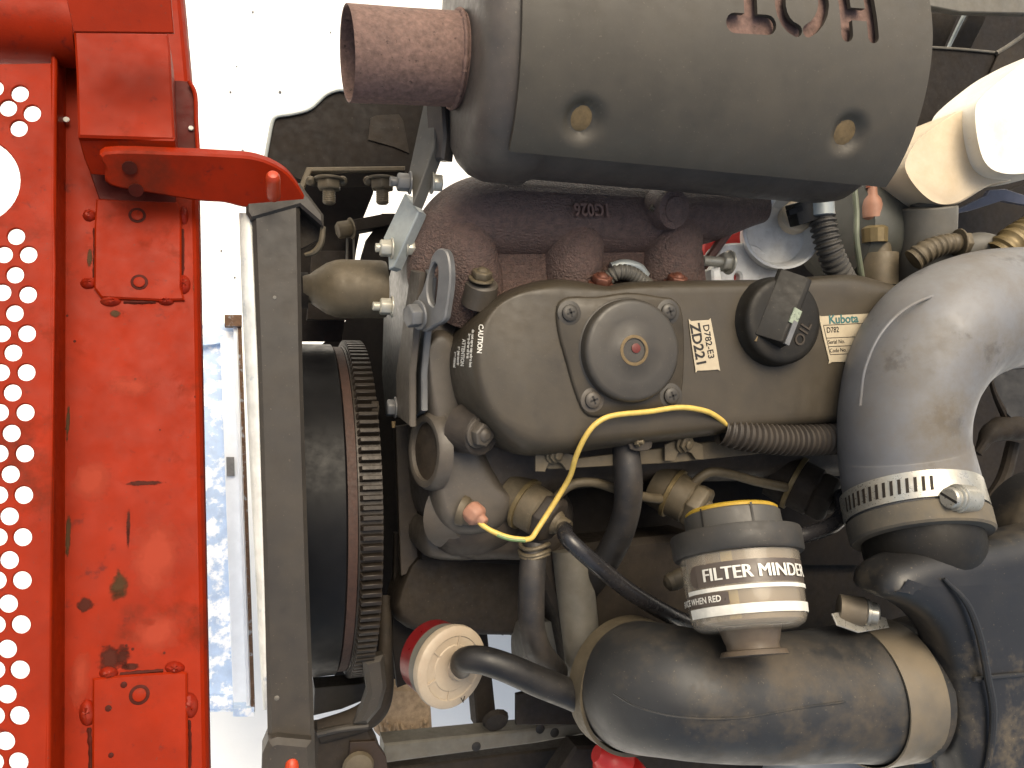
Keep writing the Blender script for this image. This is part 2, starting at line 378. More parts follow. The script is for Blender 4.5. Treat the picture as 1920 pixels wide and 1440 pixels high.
# ------------------------------------------------------------------ red hood
H0 = P(200, 480, -.03); HN = V((0, .24, 1)).normalized()
hood = thing("hood", "red steel hood with round perforations and worn inside face, swung open on the left", "hood", (200, 760, -.03))
def HP(px, py, off=0.): return PP(px, py, H0 + HN * off, HN)
pp = (H0 + HN * .034, HN)
holes = []
right_ = [(53, 477), (52, 552), (50, 625), (49, 698), (47, 773), (46, 850), (44, 928), (42, 1007), (41, 1088), (39, 1171), (37, 1256), (36, 1342), (34, 1429), (37, 175), (60, 212)]
mid_ = [(30, 443), (28, 515), (27, 587), (24, 661), (23, 736), (21, 812), (19, 889), (17, 968), (17, 1050), (15, 1132), (13, 1217), (12, 1302), (9, 1390), (15, 202), (35, 240)]
left_ = [(7, 477), (4, 548), (3, 625), (1, 698), (-1, 773), (-2, 850), (-3, 928), (-4, 1007), (-6, 1088), (-8, 1171), (-9, 1256), (-10, 1342), (-12, 1429), (-10, 165)]
for x, y in right_ + mid_ + left_ + [(x - 94, y) for x, y in right_ + mid_ if y > 440] + [(x - 188, y) for x, y in right_ + mid_ if y > 440]:
    r = 16.2 + max(0, y - 450) * .0022
    holes.append(circ(x, y, r * 1.02, r * .96, 20))
holes.append(circ(-58, 338, 96, 84, 40))
plate("perforated_panel", [(-300, 124), (96, 118), (104, 500), (98, 900), (92, 1200), (86, 1500), (-300, 1500)], RED, hood, plane=pp, th=.0025, holes=holes, bev=.0005)
rows = []
for py in range(-60, 1541, 40):
    t = (py + 60) / 1600
    xr = 341 + 30 * min(1, max(0, (py + 40) / 330)) + max(0, py - 290) * .0185
    a = 100 - 14 * t; bb = 121 - 4 * t
    rows.append([HP(a, py, .034), HP(a + 6, py, .031), HP(bb - 4, py, .004), HP(bb + 2, py, 0), HP(xr - 12, py, 0), HP(xr - 7, py, .0015), HP(xr - 4, py, -.0005), HP(xr, py, -.006)])
strip("inner_flange", rows, RED, hood, .0022, smooth=20)
MB().tube([HP(-310, 34, .03), HP(60, 46, .03), HP(150, 56, .03)], [74, 74, 70], 28).build("folded_edge", RED, hood)
MB().tube([HP(-310, 104, .012), HP(60, 110, .012), HP(140, 114, .012)], 9, 10).build("seam_bead", GREASE, hood)
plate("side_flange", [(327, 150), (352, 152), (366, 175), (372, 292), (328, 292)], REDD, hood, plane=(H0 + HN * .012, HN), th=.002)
MB().tube([HP(355, 153, .016), HP(366, 178, .016), HP(368, 230, .016), HP(372, 296, .016)], 4, 8).build("side_lip", RED, hood)
wn = MB()
wn.lathe(HP(124, 224, .006), HN, [(0, 6), (1.5, 5)], 9).lathe(HP(358, 240, .014), HN, [(0, 5), (1.2, 4)], 9)
tag(wn.build("bare_spot", WHT, hood), "bare bright paint chip")
# hinge bracket on the hood
pb = H0 + HN * .05
plate("bracket_top", [(118, -30), (318, -30), (326, 62), (138, 60)], RED, hood, plane=(pb - HN * .004, V((0, -.22, 1))), th=.004)
plate("bracket_face", [(138, 58), (315, 62), (319, 90), (322, 160), (328, 262), (146, 256), (143, 140)], RED, hood, plane=(pb, HN), th=.03, bev=.0015)
plate("bracket_lip", [(146, 256), (328, 262), (331, 290), (205, 296), (200, 330), (170, 328), (158, 300)], RED, hood, plane=(HP(240, 258, .049), V((0, -.75, .8))), th=.004, bev=.001)
plate("bracket_lip_shade", [(168, 322), (330, 330), (330, 384), (186, 374)], REDD, hood, plane=(H0 + HN * .003, HN), th=.004)  # dark plate in place of the shade under the lip
arm = plate("hinge_arm", crom([(196, 286), (330, 287), (420, 291), (482, 297), (530, 318), (556, 345), (574, 380), (540, 384), (470, 391), (420, 381), (375, 378), (300, 366), (206, 348), (198, 318)], 4),
            RED, hood, plane=(HP(330, 288, .052), V((0.1, -.62, .8))), th=.011, bev=.0015)
mb = MB()
for x, y in ((243, 315), (255, 357)):
    mb.lathe(PP(x, y, HP(330, 288, .0535), V((0.1, -.62, .8))), V((0.1, -.62, .8)), [(-3, 13), (.2, 13), (.3, 6)], 18)
mb.build("bolt_hole", GREASE, hood)
def weld_plate(pts, studs, welds, plane_off, edges):
    wp = plate("weld_plate", pts, RED, hood, plane=(H0 + HN * plane_off, HN), th=.0055, bev=.0012)
    for x, y, r in studs:
        m2 = MB().lathe(HP(x, y, plane_off - .002), HN, [(0, r), (6.2, r), (6.8, r * .9)], 24); m2.build("stud", GREASE, wp)
        MB().lathe(HP(x, y, plane_off - .001), HN, [(0, r * .66), (6.6, r * .66), (7.2, r * .56)], 20).build("stud_end", RED, wp)
    for x, y, rx, ry in welds:
        o = [HP(x + rx * math.cos(a), y + ry * math.sin(a), 0) for a in (i * math.pi / 9 for i in range(18))]
        c = HP(x, y, 0); rings = []
        for k in range(5):
            t = k / 4 * math.pi / 2
            rings.append([c + (p - c) * math.cos(t) * .98 + (p - c) * .02 + HN * (.0072 * math.sin(t) * random.uniform(.9, 1.08)) - HN * .002 for p in o])
        MB().loft(rings).build("weld_bead", REDW, wp)
    for a, b, r in edges:
        MB().tube([HP(*a, .0008), HP((a[0] + b[0]) / 2 + 1, (a[1] + b[1]) / 2, .0012), HP(*b, .0008)], r, 6, wob=.25).build("grimy_joint", GREASE, wp)
weld_plate([(180, 372), (334, 378), (340, 400), (340, 540), (346, 562), (300, 563), (190, 558), (176, 540), (177, 420)],
           [(258, 406, 15), (262, 531, 15)], [(168, 405, 14, 13), (345, 405, 10, 20), (166, 532, 17, 12), (345, 535, 14, 20), (208, 566, 22, 11), (312, 566, 17, 9)],
           .004, [((177, 428), (177, 520), 3.), ((342, 430), (342, 515), 3.2), ((232, 567), (292, 567), 3)])
weld_plate([(173, 1272), (230, 1266), (342, 1259), (351, 1262), (353, 1500), (172, 1500)],
           [(262, 1302, 18)], [(204, 1262, 20, 14), (328, 1252, 21, 14), (164, 1336, 17, 28), (357, 1322, 17, 27)],
           .004, [((167, 1364), (170, 1440), 4), ((355, 1350), (356, 1440), 3), ((225, 1264), (306, 1257), 4)])
mb = MB()
for x, y, r in ((254, 711, 3), (367, 744, 3.5), (140, 640, 3), (122, 804, 3), (152, 1264, 3), (308, 1224, 3.4), (203, 1328, 6), (208, 1416, 5), (232, 1284, 6), (237, 1210, 3), (249, 1217, 3.5), (126, 592, 2.5), (300, 806, 2)):
    mb.lathe(HP(x, y, .0008 if r < 4 else .0043), HN, [(0, r), (.8, r * .7)], 9)
mb.build("dirt_spot", GREASE, hood)

STAIN = mat("dark_grime_stain", (.10, .022, .010), .7, spec=.1, scale=40, var=.5, chip=.45, ccol=(.30, .02, .006), cscale=40)
STAINO = mat("olive_grime_stain", (.095, .048, .020), .75, spec=.1, scale=40, var=.4, chip=.42, ccol=(.26, .03, .008), cscale=40)
SCUFF = mat("pale_scuffed_red", (.50, .055, .022), .55, spec=.2, scale=30, var=.2, chip=.45, ccol=(.40, .026, .004), cscale=24)
def soft(name, col, k, sc, amt):
    m = bpy.data.materials.new(name); m.use_nodes = True; t = m.node_tree; N = t.nodes; L = t.links; bs = N["Principled BSDF"]
    bs.inputs["Base Color"].default_value = (*col, 1); bs.inputs["Roughness"].default_value = .6; bs.inputs["Specular IOR Level"].default_value = .1
    tc = N.new("ShaderNodeTexCoord"); gr = N.new("ShaderNodeVectorMath"); gr.operation = 'SUBTRACT'; gr.inputs[1].default_value = (.5, .5, .5); L.new(tc.outputs["Generated"], gr.inputs[0])
    fl = N.new("ShaderNodeVectorMath"); fl.operation = 'MULTIPLY'; fl.inputs[1].default_value = (1, 1, 0); L.new(gr.outputs[0], fl.inputs[0])
    ln = N.new("ShaderNodeVectorMath"); ln.operation = 'LENGTH'; L.new(fl.outputs[0], ln.inputs[0])
    nz = N.new("ShaderNodeTexNoise"); nz.inputs["Scale"].default_value = sc; nz.inputs["Detail"].default_value = 9; nz.inputs["Roughness"].default_value = .72; L.new(tc.outputs["Object"], nz.inputs[0])
    m1 = N.new("ShaderNodeMath"); m1.operation = 'MULTIPLY_ADD'; L.new(ln.outputs["Value"], m1.inputs[0]); m1.inputs[1].default_value = -1.5; m1.inputs[2].default_value = .02
    m2 = N.new("ShaderNodeMath"); m2.operation = 'ADD'; L.new(m1.outputs[0], m2.inputs[0]); L.new(nz.outputs[0], m2.inputs[1])
    r = N.new("ShaderNodeMapRange"); r.inputs[1].default_value = .08; r.inputs[2].default_value = .08 + k; r.inputs[4].default_value = amt; L.new(m2.outputs[0], r.inputs[0])
    tr = N.new("ShaderNodeBsdfTransparent"); mx = N.new("ShaderNodeMixShader"); L.new(r.outputs[0], mx.inputs[0]); L.new(tr.outputs[0], mx.inputs[1]); L.new(bs.outputs[0], mx.inputs[2])
    L.new(mx.outputs[0], N["Material Output"].inputs[0]); return m
STAIN = soft("dark_grime_stain", (.055, .010, .005), .22, 90, .8)
STAINO = soft("olive_grime_stain", (.055, .026, .010), .22, 90, .8)
SCUFF = soft("pale_scuffed_red", (.34, .045, .022), .3, 40, .55)
def stain(cx, cy, rx, ry, m, seed):
    rnd = random.Random(seed)
    plate("grime_stain" if m is not SCUFF else "scuff_mark", crom([(cx + rx * rnd.uniform(.45, 1.1) * math.cos(t), cy + ry * rnd.uniform(.45, 1.1) * math.sin(t)) for t in (i * math.pi / 7 for i in range(14))], 3), m, hood, plane=(H0 + HN * .0014, HN), th=.0003, bev=.00005)
for q in ((240, 990, 9, 70, STAIN, 1), (270, 905, 60, 10, STAIN, 2), (222, 1095, 34, 60, STAINO, 3), (232, 1226, 30, 34, STAIN, 4), (244, 1250, 34, 12, STAIN, 5), (127, 790, 6, 62, STAINO, 6), (128, 1000, 10, 100, STAINO, 7), (205, 1235, 50, 50, STAIN, 21), (60, 300, 40, 60, STAIN, 22), (300, 1330, 60, 70, SCUFF, 23), (250, 470, 60, 70, STAIN, 24),
          (212, 590, 36, 14, STAINO, 8), (372, 745, 4, 70, STAIN, 9), (366, 520, 5, 60, STAINO, 10), (160, 1130, 26, 30, STAIN, 11), (270, 1030, 130, 150, SCUFF, 12), (170, 920, 70, 90, SCUFF, 13), (300, 1190, 100, 70, SCUFF, 14), (150, 1260, 36, 110, SCUFF, 15), (270, 720, 110, 50, SCUFF, 16), (168, 486, 8, 40, STAINO, 17)):
    stain(*q)
# ------------------------------------------------------------------ frame bar
zb = -.02
fb = thing("frame_post", "straight dark grey square steel frame bar standing between red hood and flywheel", "frame bar", (530, 900, zb))
plate("square_tube", [(470, 348), (562, 348), (568, 700), (580, 1100), (594, 1500), (505, 1500), (496, 1100), (484, 700)], BAR, fb, zb, th=.05, bev=.003)
strip("bright_edge", [[P(x0, y, zb - .012), P(x1, y, zb - .004)] for y, x0, x1 in ((400, 452, 470), (560, 457, 478), (700, 464, 484), (900, 474, 490), (1100, 485, 496), (1250, 493, 500), (1330, 499, 503))], BARLIT, fb, .004)  # pale strip added for bright light on the bar's left face
plate("top_gusset", [(461, 343), (562, 342), (607, 402), (607, 425), (562, 386), (470, 412), (461, 398)], BAR, fb, zb + .002, th=.03, bev=.002)
plate("side_gusset", [(560, 395), (607, 404), (608, 445), (560, 470)], DARKB, fb, zb - .02, th=.004)
MB().tube([(572, 478, zb - .01), (590, 472, zb - .008), (602, 455, zb - .006), (606, 425, zb - .006)], [4, 6, 6, 5], 8, sq=1.4).build("welded_lip", DUSTY, fb)
plate("foot_gusset", [(492, 1418), (503, 1392), (520, 1386), (585, 1392), (592, 1500), (490, 1500)], BAR, fb, zb + .012, th=.03, bev=.004)
MB().lathe((516, 1100 + 460, zb), Z, [(0, 3), (1, 2)], 8).lathe((515, 558, zb), Z, [(0, 4), (1.2, 3)], 8).lathe((519, 1309, zb), Z, [(0, 5), (1.2, 3)], 8).build("paint_drip", GPL, fb)
for nm, a, b_, lab in (("hinge_pin", (512, 335, .015), (513, 366, .0), "rounded red hinge pin end at top of the grey frame bar"),
                       ("hinge_pin", (547, 1434, -.01), (548, 1500, -.005), "rounded red hinge pin end at foot of the grey frame bar")):
    d_ = (W(b_) - W(a)); k = S(W(a)); n_ = d_.length / k
    m2 = MB().lathe(a, d_, [(-14, 3), (-12, 9), (-7, 12.5), (0, 13.5), (n_ - 6, 13.5), (n_ + 4, 12.5), (n_ + 10, 9), (n_ + 13, 3)], 18)
    tag(m2.build(nm, PINR), lab, "hinge pin", "red hinge pins")

# ------------------------------------------------------------------ muffler
zm = .02; ry, rz = .120, .080
cy = P(1200, 362, zm).y + ry
X0 = P(862, 150, zm).x; X1 = P(1600, 200, zm).x
muf = thing("muffler", "grey cylindrical exhaust muffler with HOT cut into its heat shield, top of the engine", "muffler", V(((X0 + X1) / 2, cy, zm)))
def sec(x, k, n=72, th0=0., th1=2 * math.pi, ends=False, kz=None):
    m_ = n if not ends else n - 1
    return [V((x, cy + ry * k * math.cos(th0 + (th1 - th0) * i / m_), zm + rz * (kz or k) * math.sin(th0 + (th1 - th0) * i / m_))) for i in range(n)]
prof = [(0, .60), (.001, .84), (.005, .91), (.012, .965), (.022, .995), (.034, 1.), (.05, 1.), (.056, .965), (.062, .955)]
L = X1 - X0
L = X1 - X0
prof += [(L * t, .955) for t in (.3, .5, .7, .9)] + [(L - .03, .95), (L - .015, .93), (L - .006, .88), (L, .80)]
MB().loft([sec(X0 + x, k) for x, k in prof]).build("shell", MUF, muf, smooth=60)
SK = 1.03
def shx(th, side):
    f = abs(math.cos(th))
    a, b = ((P(976, 0, zm + rz).x, P(948, 300, zm + .03).x), (P(1741, 100, zm + rz).x, P(1640, 310, zm + .03).x))[side]
    return a + (b - a) * f ** 1.3
nx, nth = 120, 90; rows = []
T0, T1 = rad(25), rad(151)
dimp = []
for px, py in ((1093, 226), (1590, 250)):
    best = None
    for i in range(400):
        th = T0 + (T1 - T0) * i / 399
        q = V((0, cy + ry * SK * math.cos(th), zm + rz * SK * math.sin(th))); r = ray(px, py)
        # ray at that y
        t = (q.y - EYE.y) / r.y if abs(r.y) > 1e-6 else 0
        e = EYE + r * t
        if th > rad(90) and (best is None or abs(e.z - q.z) < best[0]): best = (abs(e.z - q.z), V((e.x, q.y, q.z)), th)
    dimp.append(best[1])
for i in range(nth):
    th = T0 + (T1 - T0) * i / (nth - 1); row = []
    for j in range(nx):
        t = j / (nx - 1); xa, xb = shx(th, 0), shx(th, 1)
        p = V((xa + (xb - xa) * t, cy + ry * SK * math.cos(th), zm + rz * SK * math.sin(th)))
        nrm = V((0, math.cos(th) / ry, math.sin(th) / rz)).normalized()
        for c in dimp:
            dd = (p - c).length / .0135
            if dd < 1.35: p = p - nrm * (.006 * min(1, max(0, (1.35 - dd) / .55)) ** 1.2)
        row.append(p)
    rows.append(row)
shield = strip("heat_shield", rows, SHLD, muf, .0035, smooth=40)
MB().loft([sec(x_, .962, 60, rad(20), rad(150), True) for x_ in (X0 + .07, X0 + L * .5, X1 - .035)], False, False, closed=False).build("inner_skin", RUST, muf, smooth=60)
# HOT: letters cut through the shield
zt = zm + rz * SK
def stroke(mb, pts, w_):
    for (x0, y0), (x1, y1) in zip(pts, pts[1:]):
        a = P(x0, y0, zt); b = P(x1, y1, zt); d_ = (b - a).normalized(); n_ = V((-d_.y, d_.x, 0)); r = w_ / 2 * S(a)
        ring = [a + (n_ * math.cos(t) - d_ * math.sin(t)) * r for t in (math.pi * i / 8 for i in range(9))] + \
               [b + (-n_ * math.cos(t) + d_ * math.sin(t)) * r for t in (math.pi * i / 8 for i in range(9))]
        mb.loft([[p - Z * .05 for p in ring], [p + Z * .03 for p in ring]])
O1 = [(1502 + 42 * math.cos(a), 4 + 56 * math.sin(a)) for a in (rad(104 + i * 152 / 9) for i in range(10))]
O2 = [(1500 + 42 * math.cos(a), 6 + 56 * math.sin(a)) for a in (rad(72 - i * 152 / 9) for i in range(10))]
for pts_, w_ in (([(1376, 44), (1438, 48)], 37), ([(1406, 40), (1401, -60)], 29), (O1, 24), (O2, 24), ([(1575, -60), (1586, 66)], 27), ([(1621, -60), (1635, 70)], 25), ([(1582, 27), (1626, 30)], 24)):
    cm = MB(); stroke(cm, pts_, w_); cut = cm.build("cut", None)
    bo = shield.modifiers.new("cut", 'BOOLEAN'); bo.object = cut; bo.operation = 'DIFFERENCE'; bo.solver = 'EXACT'; bo.use_self = len(pts_) > 2
    bpy.context.view_layer.update()
    nm_ = bpy.data.meshes.new_from_object(shield.evaluated_get(bpy.context.evaluated_depsgraph_get())); shield.modifiers.clear(); shield.data = nm_
    bpy.data.objects.remove(cut)
nm_.materials.clear(); nm_.materials.append(SHLD); nm_.shade_smooth(); nm_.set_sharp_from_angle(angle=rad(40))
for c in dimp:
    th = math.atan2((c.z - zm) / rz, (c.y - cy) / ry); nrm = V((0, math.cos(th) / ry, math.sin(th) / rz)).normalized()
    MB().lathe(c - nrm * .0062, nrm, [(0, 25), (4, 24), (5.5, 20), (6.5, 8)], 22).build("spot_weld", OCHRE, shield)
# outlet pipe
a = P(868, 113, zm); b = P(652, 101, zm + .003); d_ = b - a; k = S(a); n_ = d_.length / k
mb = MB().lathe(a, d_, [(-6, 86), (0, 84), (n_ * .5, 82.5), (n_, 82.5), (n_ + 1, 81.5), (n_, 79), (n_ * .5, 79), (6, 79)], 48, cap0=False)
mb.build("outlet_pipe", RUST, muf, smooth=45)
mb = MB(); 
for i in range(34):
    pass
mb.tube([a + d_.normalized() * .006 + (Y * math.cos(t) + Z * math.sin(t)) * (85 * k) for t in (rad(-30 + i * 24) for i in range(16))], 5, 8, wob=.22).build("weld_bead", RUST, muf)
# clamp tab + mounting
plate("mounting_tab", [(795, 182), (830, 188), (835, 255), (830, 300), (812, 300), (800, 260)], MUF, muf, plane=(P(815, 230, -.02), V((-.8, -.1, .6))), th=.014, bev=.002)

# ------------------------------------------------------------------ muffler link bracket
lk = thing("muffler_bracket", "slanted two-piece flat steel bracket with bolts tying muffler to engine plate", "bracket", (770, 400, -.04))
pn = V((-.78, .1, .62))
def face(name, pts, m, org, th): return plate(name, pts, m, lk, plane=(org, pn), th=th, bev=.0009)
face("upper_strap", [(797, 178), (817, 192), (815, 268), (812, 282), (780, 368), (773, 384), (771, 345), (764, 330)], GPL, P(790, 300, -.028), .013)
face("lower_strap", [(758, 362), (784, 396), (782, 404), (738, 500), (728, 505), (726, 462), (718, 446)], GALV, P(760, 430, -.05), .011)
for p_, r, stub, dirn in (((770, 343, -.030), 16, 16, -X), ((736, 466, -.055), 15, 10, -X), ((736, 575, -.078), 15, 16, -X)):
    MB().bolt(p_, dirn, r, r * 1.4, True, stub).build("hex_nut", ZBOLT if p_[1] > 400 else PLATE, lk, .0004, 1)
for p_, r in (((808, 342, -.034), 16), ((760, 464, -.06), 14)):
    MB().bolt(p_, X, r, r * 1.1, True).build("bolt_head", ZBOLT, lk, .0004, 1)

# ------------------------------------------------------------------ dark panels by the outlet pipe
sp = thing("shroud_panel", "dark bent sheet panel with pale edge behind the rusty outlet pipe", "panel", (650, 250, -.14))
plate("sheet", [(648, 171), (632, 170), (610, 180), (580, 206), (545, 216), (520, 219), (510, 228), (498, 290), (520, 320), (565, 338), (800, 338), (830, 180)], DARK, sp, -.14, th=.004, bev=.0005)
MB().tube([(498, 296, -.138), (504, 262, -.138), (511, 228, -.138), (521, 218, -.138), (546, 214, -.138), (581, 204, -.138), (611, 178, -.138), (634, 169, -.138), (650, 170, -.138)], 3.4, 8).build("folded_edge", GALV, sp)  # pale tube paints the lit thickness of the sheet edge
plate("worn_patch", [(694, 222), (705, 216), (748, 214), (756, 226), (768, 288), (740, 276), (690, 262)], DARKB, sp, -.1385, th=.001, bev=.0003)
mb_ = thing("mount_bracket", "small channel bracket with two nuts and hanging studs below the shroud panel", "bracket", (660, 340, -.10))
plate("top_flange", [(575, 313), (760, 311), (760, 321), (585, 322), (572, 350), (568, 400), (560, 400), (562, 345)], DUSTY, mb_, -.10, th=.012, bev=.001)
plate("web", [(580, 320), (760, 320), (760, 350), (640, 352), (585, 350)], DARKB, mb_, plane=(P(660, 321, -.104), V((0, -.8, .6))), th=.004)
for x in (617, 717):
    MB().bolt((x, 334, -.085), -Y, 21, 18, True, 30).build("nut_and_stud", DUSTY, mb_, .0004, 1)
for x in (582, 642, 690):
    MB().lathe((x, 338, -.088), V((0, -.6, .8)), [(0, 9), (5, 9), (8, 5)], 12).build("rivet", DUSTY, mb_)
dk = thing("rear_shield", "dark grimy steel plates above the starter, open gaps showing ground", "plate", (620, 450, -.2))
plate("plate", [(500, 325), (704, 325), (700, 362), (680, 412), (668, 470), (664, 500), (640, 640), (560, 640), (500, 500)], DARK, dk, -.2, th=.006)
plate("lower_plate", [(585, 470), (655, 470), (655, 600), (575, 600)], DARKB, dk, -.17, th=.006)
plate("crossbar", [(640, 416), (722, 400), (738, 402), (738, 420), (722, 424), (645, 438)], DARK, dk, -.16, th=.02)
plate("hooked_bar", [(716, 400), (742, 400), (740, 480), (730, 520), (690, 520), (680, 480), (690, 445), (706, 424)], DARK, dk, -.17, th=.02)
MB().bolt((660, 428, -.14), V((-1, -.25, .2)), 15, 26, True).build("rusty_bolt", DUSTY, dk, .0004, 1)
MB().tube([(652, 420, -.15), (650, 500, -.15)], 2.5, 6).tube([(662, 420, -.15), (664, 500, -.15)], 2, 6).build("wire_edge", GPL, dk)

# ------------------------------------------------------------------ starter motor
st = thing("starter_motor", "short dusty tan cylinder of the starter above the flywheel", "starter motor", (650, 545, -.10))
MB().lathe((722, 543, -.10), V((-1, -.02, 0)), [(0, 52), (8, 54), (80, 54), (92, 52), (108, 46), (120, 38), (132, 30), (136, 26), (150, 24), (152, 10)], 40).build("drum", DUSTY, st, smooth=50)
MB().lathe((575, 545, -.105), V((-1, 0, 0)), [(-2, 34), (20, 34)], 24).build("nose", DARK, st)

# ------------------------------------------------------------------ flywheel
RF = .172
pf = P(722, 940, -.075)
fc = V((pf.x, P(690, 944, -.245).y, -.075 - RF))
fw = thing("flywheel", "large black flywheel disc with toothed ring gear beside the frame bar", "flywheel", fc)
fx = V((-1, 0, 0)); w1 = .028; wd = .115
MB().lathe(fc, fx, [(.0, RF * .5), (.0, RF - .009), (.0005, RF - .0072), (.021, RF - .0072), (.021, RF * .5)], 128, px=False).build("ring_gear_body", GEAR, fw, smooth=30)
MB().lathe(fc + fx * .0215, fx, [(0, RF * .6), (0, RF - .008), (.008, RF - .008), (.008, RF * .6)], 128, px=False).build("rust_band", mat("flywheel_rust", (.075, .034, .022), .7, scale=60, var=.4), fw, smooth=30)
MB().lathe(fc + fx * .030, fx, [(0, RF * .6), (.0, RF - .008), (.0015, RF - .0055), (.050, RF - .0055), (.054, RF - .009), (.054, RF * .3)], 128, px=False).build("rim", BLK, fw, smooth=30)
MB().lathe(fc + fx * .10, fx, [(-.05, RF * .8), (-.012, RF * .8), (-.012, RF * .2)], 64, px=False).build("hub_plate", DARK, fw)
NT = 126; tooth = None
for i in range(NT):
    an = 2 * math.pi * i / NT
    if math.sin(an) < -.35: continue
    if tooth is None:
        m2 = MB(); hw, tw, r0, r1 = .0029, .0019, RF - .0085, RF - .001
        m2.loft([[V((-x, s * hw_, r)) for x, s, hw_, r in ((0.0008, -1, hw, r0), (0.0008, 1, hw, r0), (.0008, 1, tw, r1), (.0008, -1, tw, r1))],
                 [V((-x, s * hw_, r)) for x, s, hw_, r in ((.020, -1, hw, r0), (.020, 1, hw, r0), (.018, 1, tw, r1), (.018, -1, tw, r1))]])
        tooth = m2.build("gear_tooth", GEAR, None, .0004, 1); tooth.data.transform(Matrix.Translation(tooth.location)); tooth.location = (0, 0, 0); o = tooth
    else: o = tooth.copy(); COL.objects.link(o)
    o.parent = fw; o.rotation_euler = (an - math.pi / 2, 0, 0)

# ------------------------------------------------------------------ engine
eng = thing("engine", "three cylinder diesel engine block with dusty grey-brown castings", "engine", (1100, 800, -.15))
pe = P(788, 720, -.07)
plate("end_plate", [(790, 490), (806, 520), (790, 700), (790, 770), (775, 786), (722, 780), (716, 700), (722, 500), (750, 480)], PLATE, eng, plane=(pe, V((-1, 0, .0))), th=.006, bev=.001)
plate("end_plate_rim", [(770, 505), (786, 510), (768, 700), (768, 800), (744, 780), (742, 700)], HEADL, eng, plane=(pe + V((-.012, 0, -.03)), V((-1, 0, .05))), th=.006, bev=.001)
casting("cylinder_head", [(800, 640), (812, 585), (850, 560), (930, 548), (1300, 548), (1650, 560), (1720, 600), (1720, 830), (1500, 868), (1200, 880), (1000, 905), (935, 985), (880, 1000), (835, 985), (836, 940), (846, 860), (830, 760)], -.075,
        [(783, 640), (792, 570), (850, 540), (930, 530), (1300, 530), (1650, 540), (1745, 580), (1745, 850), (1500, 895), (1200, 905), (1020, 930), (960, 1010), (890, 1040), (820, 1030), (812, 965), (836, 860), (812, 760)], -.115, HEAD, eng, skirt=.06)
casting("head_flange", [(806, 655), (822, 636), (842, 650), (848, 700), (856, 760), (872, 820), (892, 870), (912, 905), (936, 930), (910, 958), (860, 962), (836, 940), (830, 870), (828, 790), (812, 720)], -.060,
        [(783, 655), (803, 618), (848, 634), (858, 700), (866, 760), (886, 820), (906, 865), (930, 905), (952, 935), (920, 985), (845, 1000), (800, 970), (786, 900), (784, 820), (780, 720)], -.112, HEADL, eng, n=90, steps=10, skirt=.05, q=.8)
casting("head_foot", [(800, 985), (840, 975), (920, 985), (980, 975), (1000, 1010), (900, 1028), (820, 1025)], -.105,
        [(784, 985), (840, 955), (930, 965), (1000, 960), (1020, 1020), (900, 1046), (795, 1040)], -.135, HEADL, eng, n=60, skirt=.04)
casting("block", [(775, 1060), (800, 1042), (860, 1040), (1000, 1045), (1300, 1000), (1750, 990), (1750, 1180), (980, 1180), (765, 1160)], -.165,
        [(758, 1060), (790, 1036), (860, 1030), (1000, 1035), (1300, 990), (1800, 980), (1800, 1190), (980, 1188), (748, 1168)], -.185, DARKB, eng, skirt=.03)
plate("block_side", [(790, 880), (1800, 840), (1800, 1060), (1000, 1060), (790, 1050)], DARK, eng, -.15, th=.02)
casting("head_side", [(845, 905), (900, 882), (960, 880), (1010, 900), (1040, 960), (1010, 1020), (930, 1028), (860, 1015)], -.092, [(830, 900), (900, 865), (970, 868), (1030, 890), (1070, 960), (1030, 1036), (930, 1046), (840, 1030)], -.125, HEAD, eng, n=60, skirt=.05)
plate("rear_web", [(742, 800), (800, 790), (810, 1060), (752, 1080)], HEAD, eng, -.17, th=.01)
# thermostat port
pt = P(803, 846, -.074); pn_ = V((-.965, .02, .24))
MB().lathe(pt, pn_, [(-14, 76), (4, 72), (10, 67), (11, 60), (9, 55), (0, 54)], 44, cap0=False, cap1=False).build("coolant_port", HEADL, eng, smooth=40)
MB().lathe(pt, pn_, [(-1, 56), (1.5, 55)], 36).build("port_bore", mat("shaded_bore", (.035, .022, .012), .6, scale=20, var=.5, dust=.6, dcol=(.16, .11, .06)), eng)  # flat plug, coloured dark for the shade inside the bore
# boss + bolts
MB().lathe((885, 806, -.046), V((.42, -.2, .88)), [(-20, 50), (14, 44), (30, 42), (34, 38)], 30).build("bolt_boss", HEAD, eng)
MB().bolt((897, 811, -.029), V((.42, -.2, .88)), 22, 17, True, dome=True).build("flange_bolt", HEADL, eng, .0008, 2)
MB().lathe((908, 893, -.105), V((.3, -.12, .95)), [(-10, 40), (26, 36), (30, 28), (46, 28), (50, 24)], 28).build("core_plug", HEAD, eng)
MB().lathe((876, 966, -.082), V((.5, -.15, .85)), [(-40, 74), (-14, 62), (2, 50), (8, 44), (9, 36), (14, 35), (20, 31)], 32).build("sensor_boss", HEADL, eng)
MB().lathe((1015, 905, -.11), V((.3, -.5, .8)), [(-10, 60), (20, 56), (22, 40)], 24).lathe((1260, 890, -.11), V((.3, -.5, .8)), [(-10, 60), (20, 56), (22, 40)], 24).build("injector_boss", DARKB, eng)
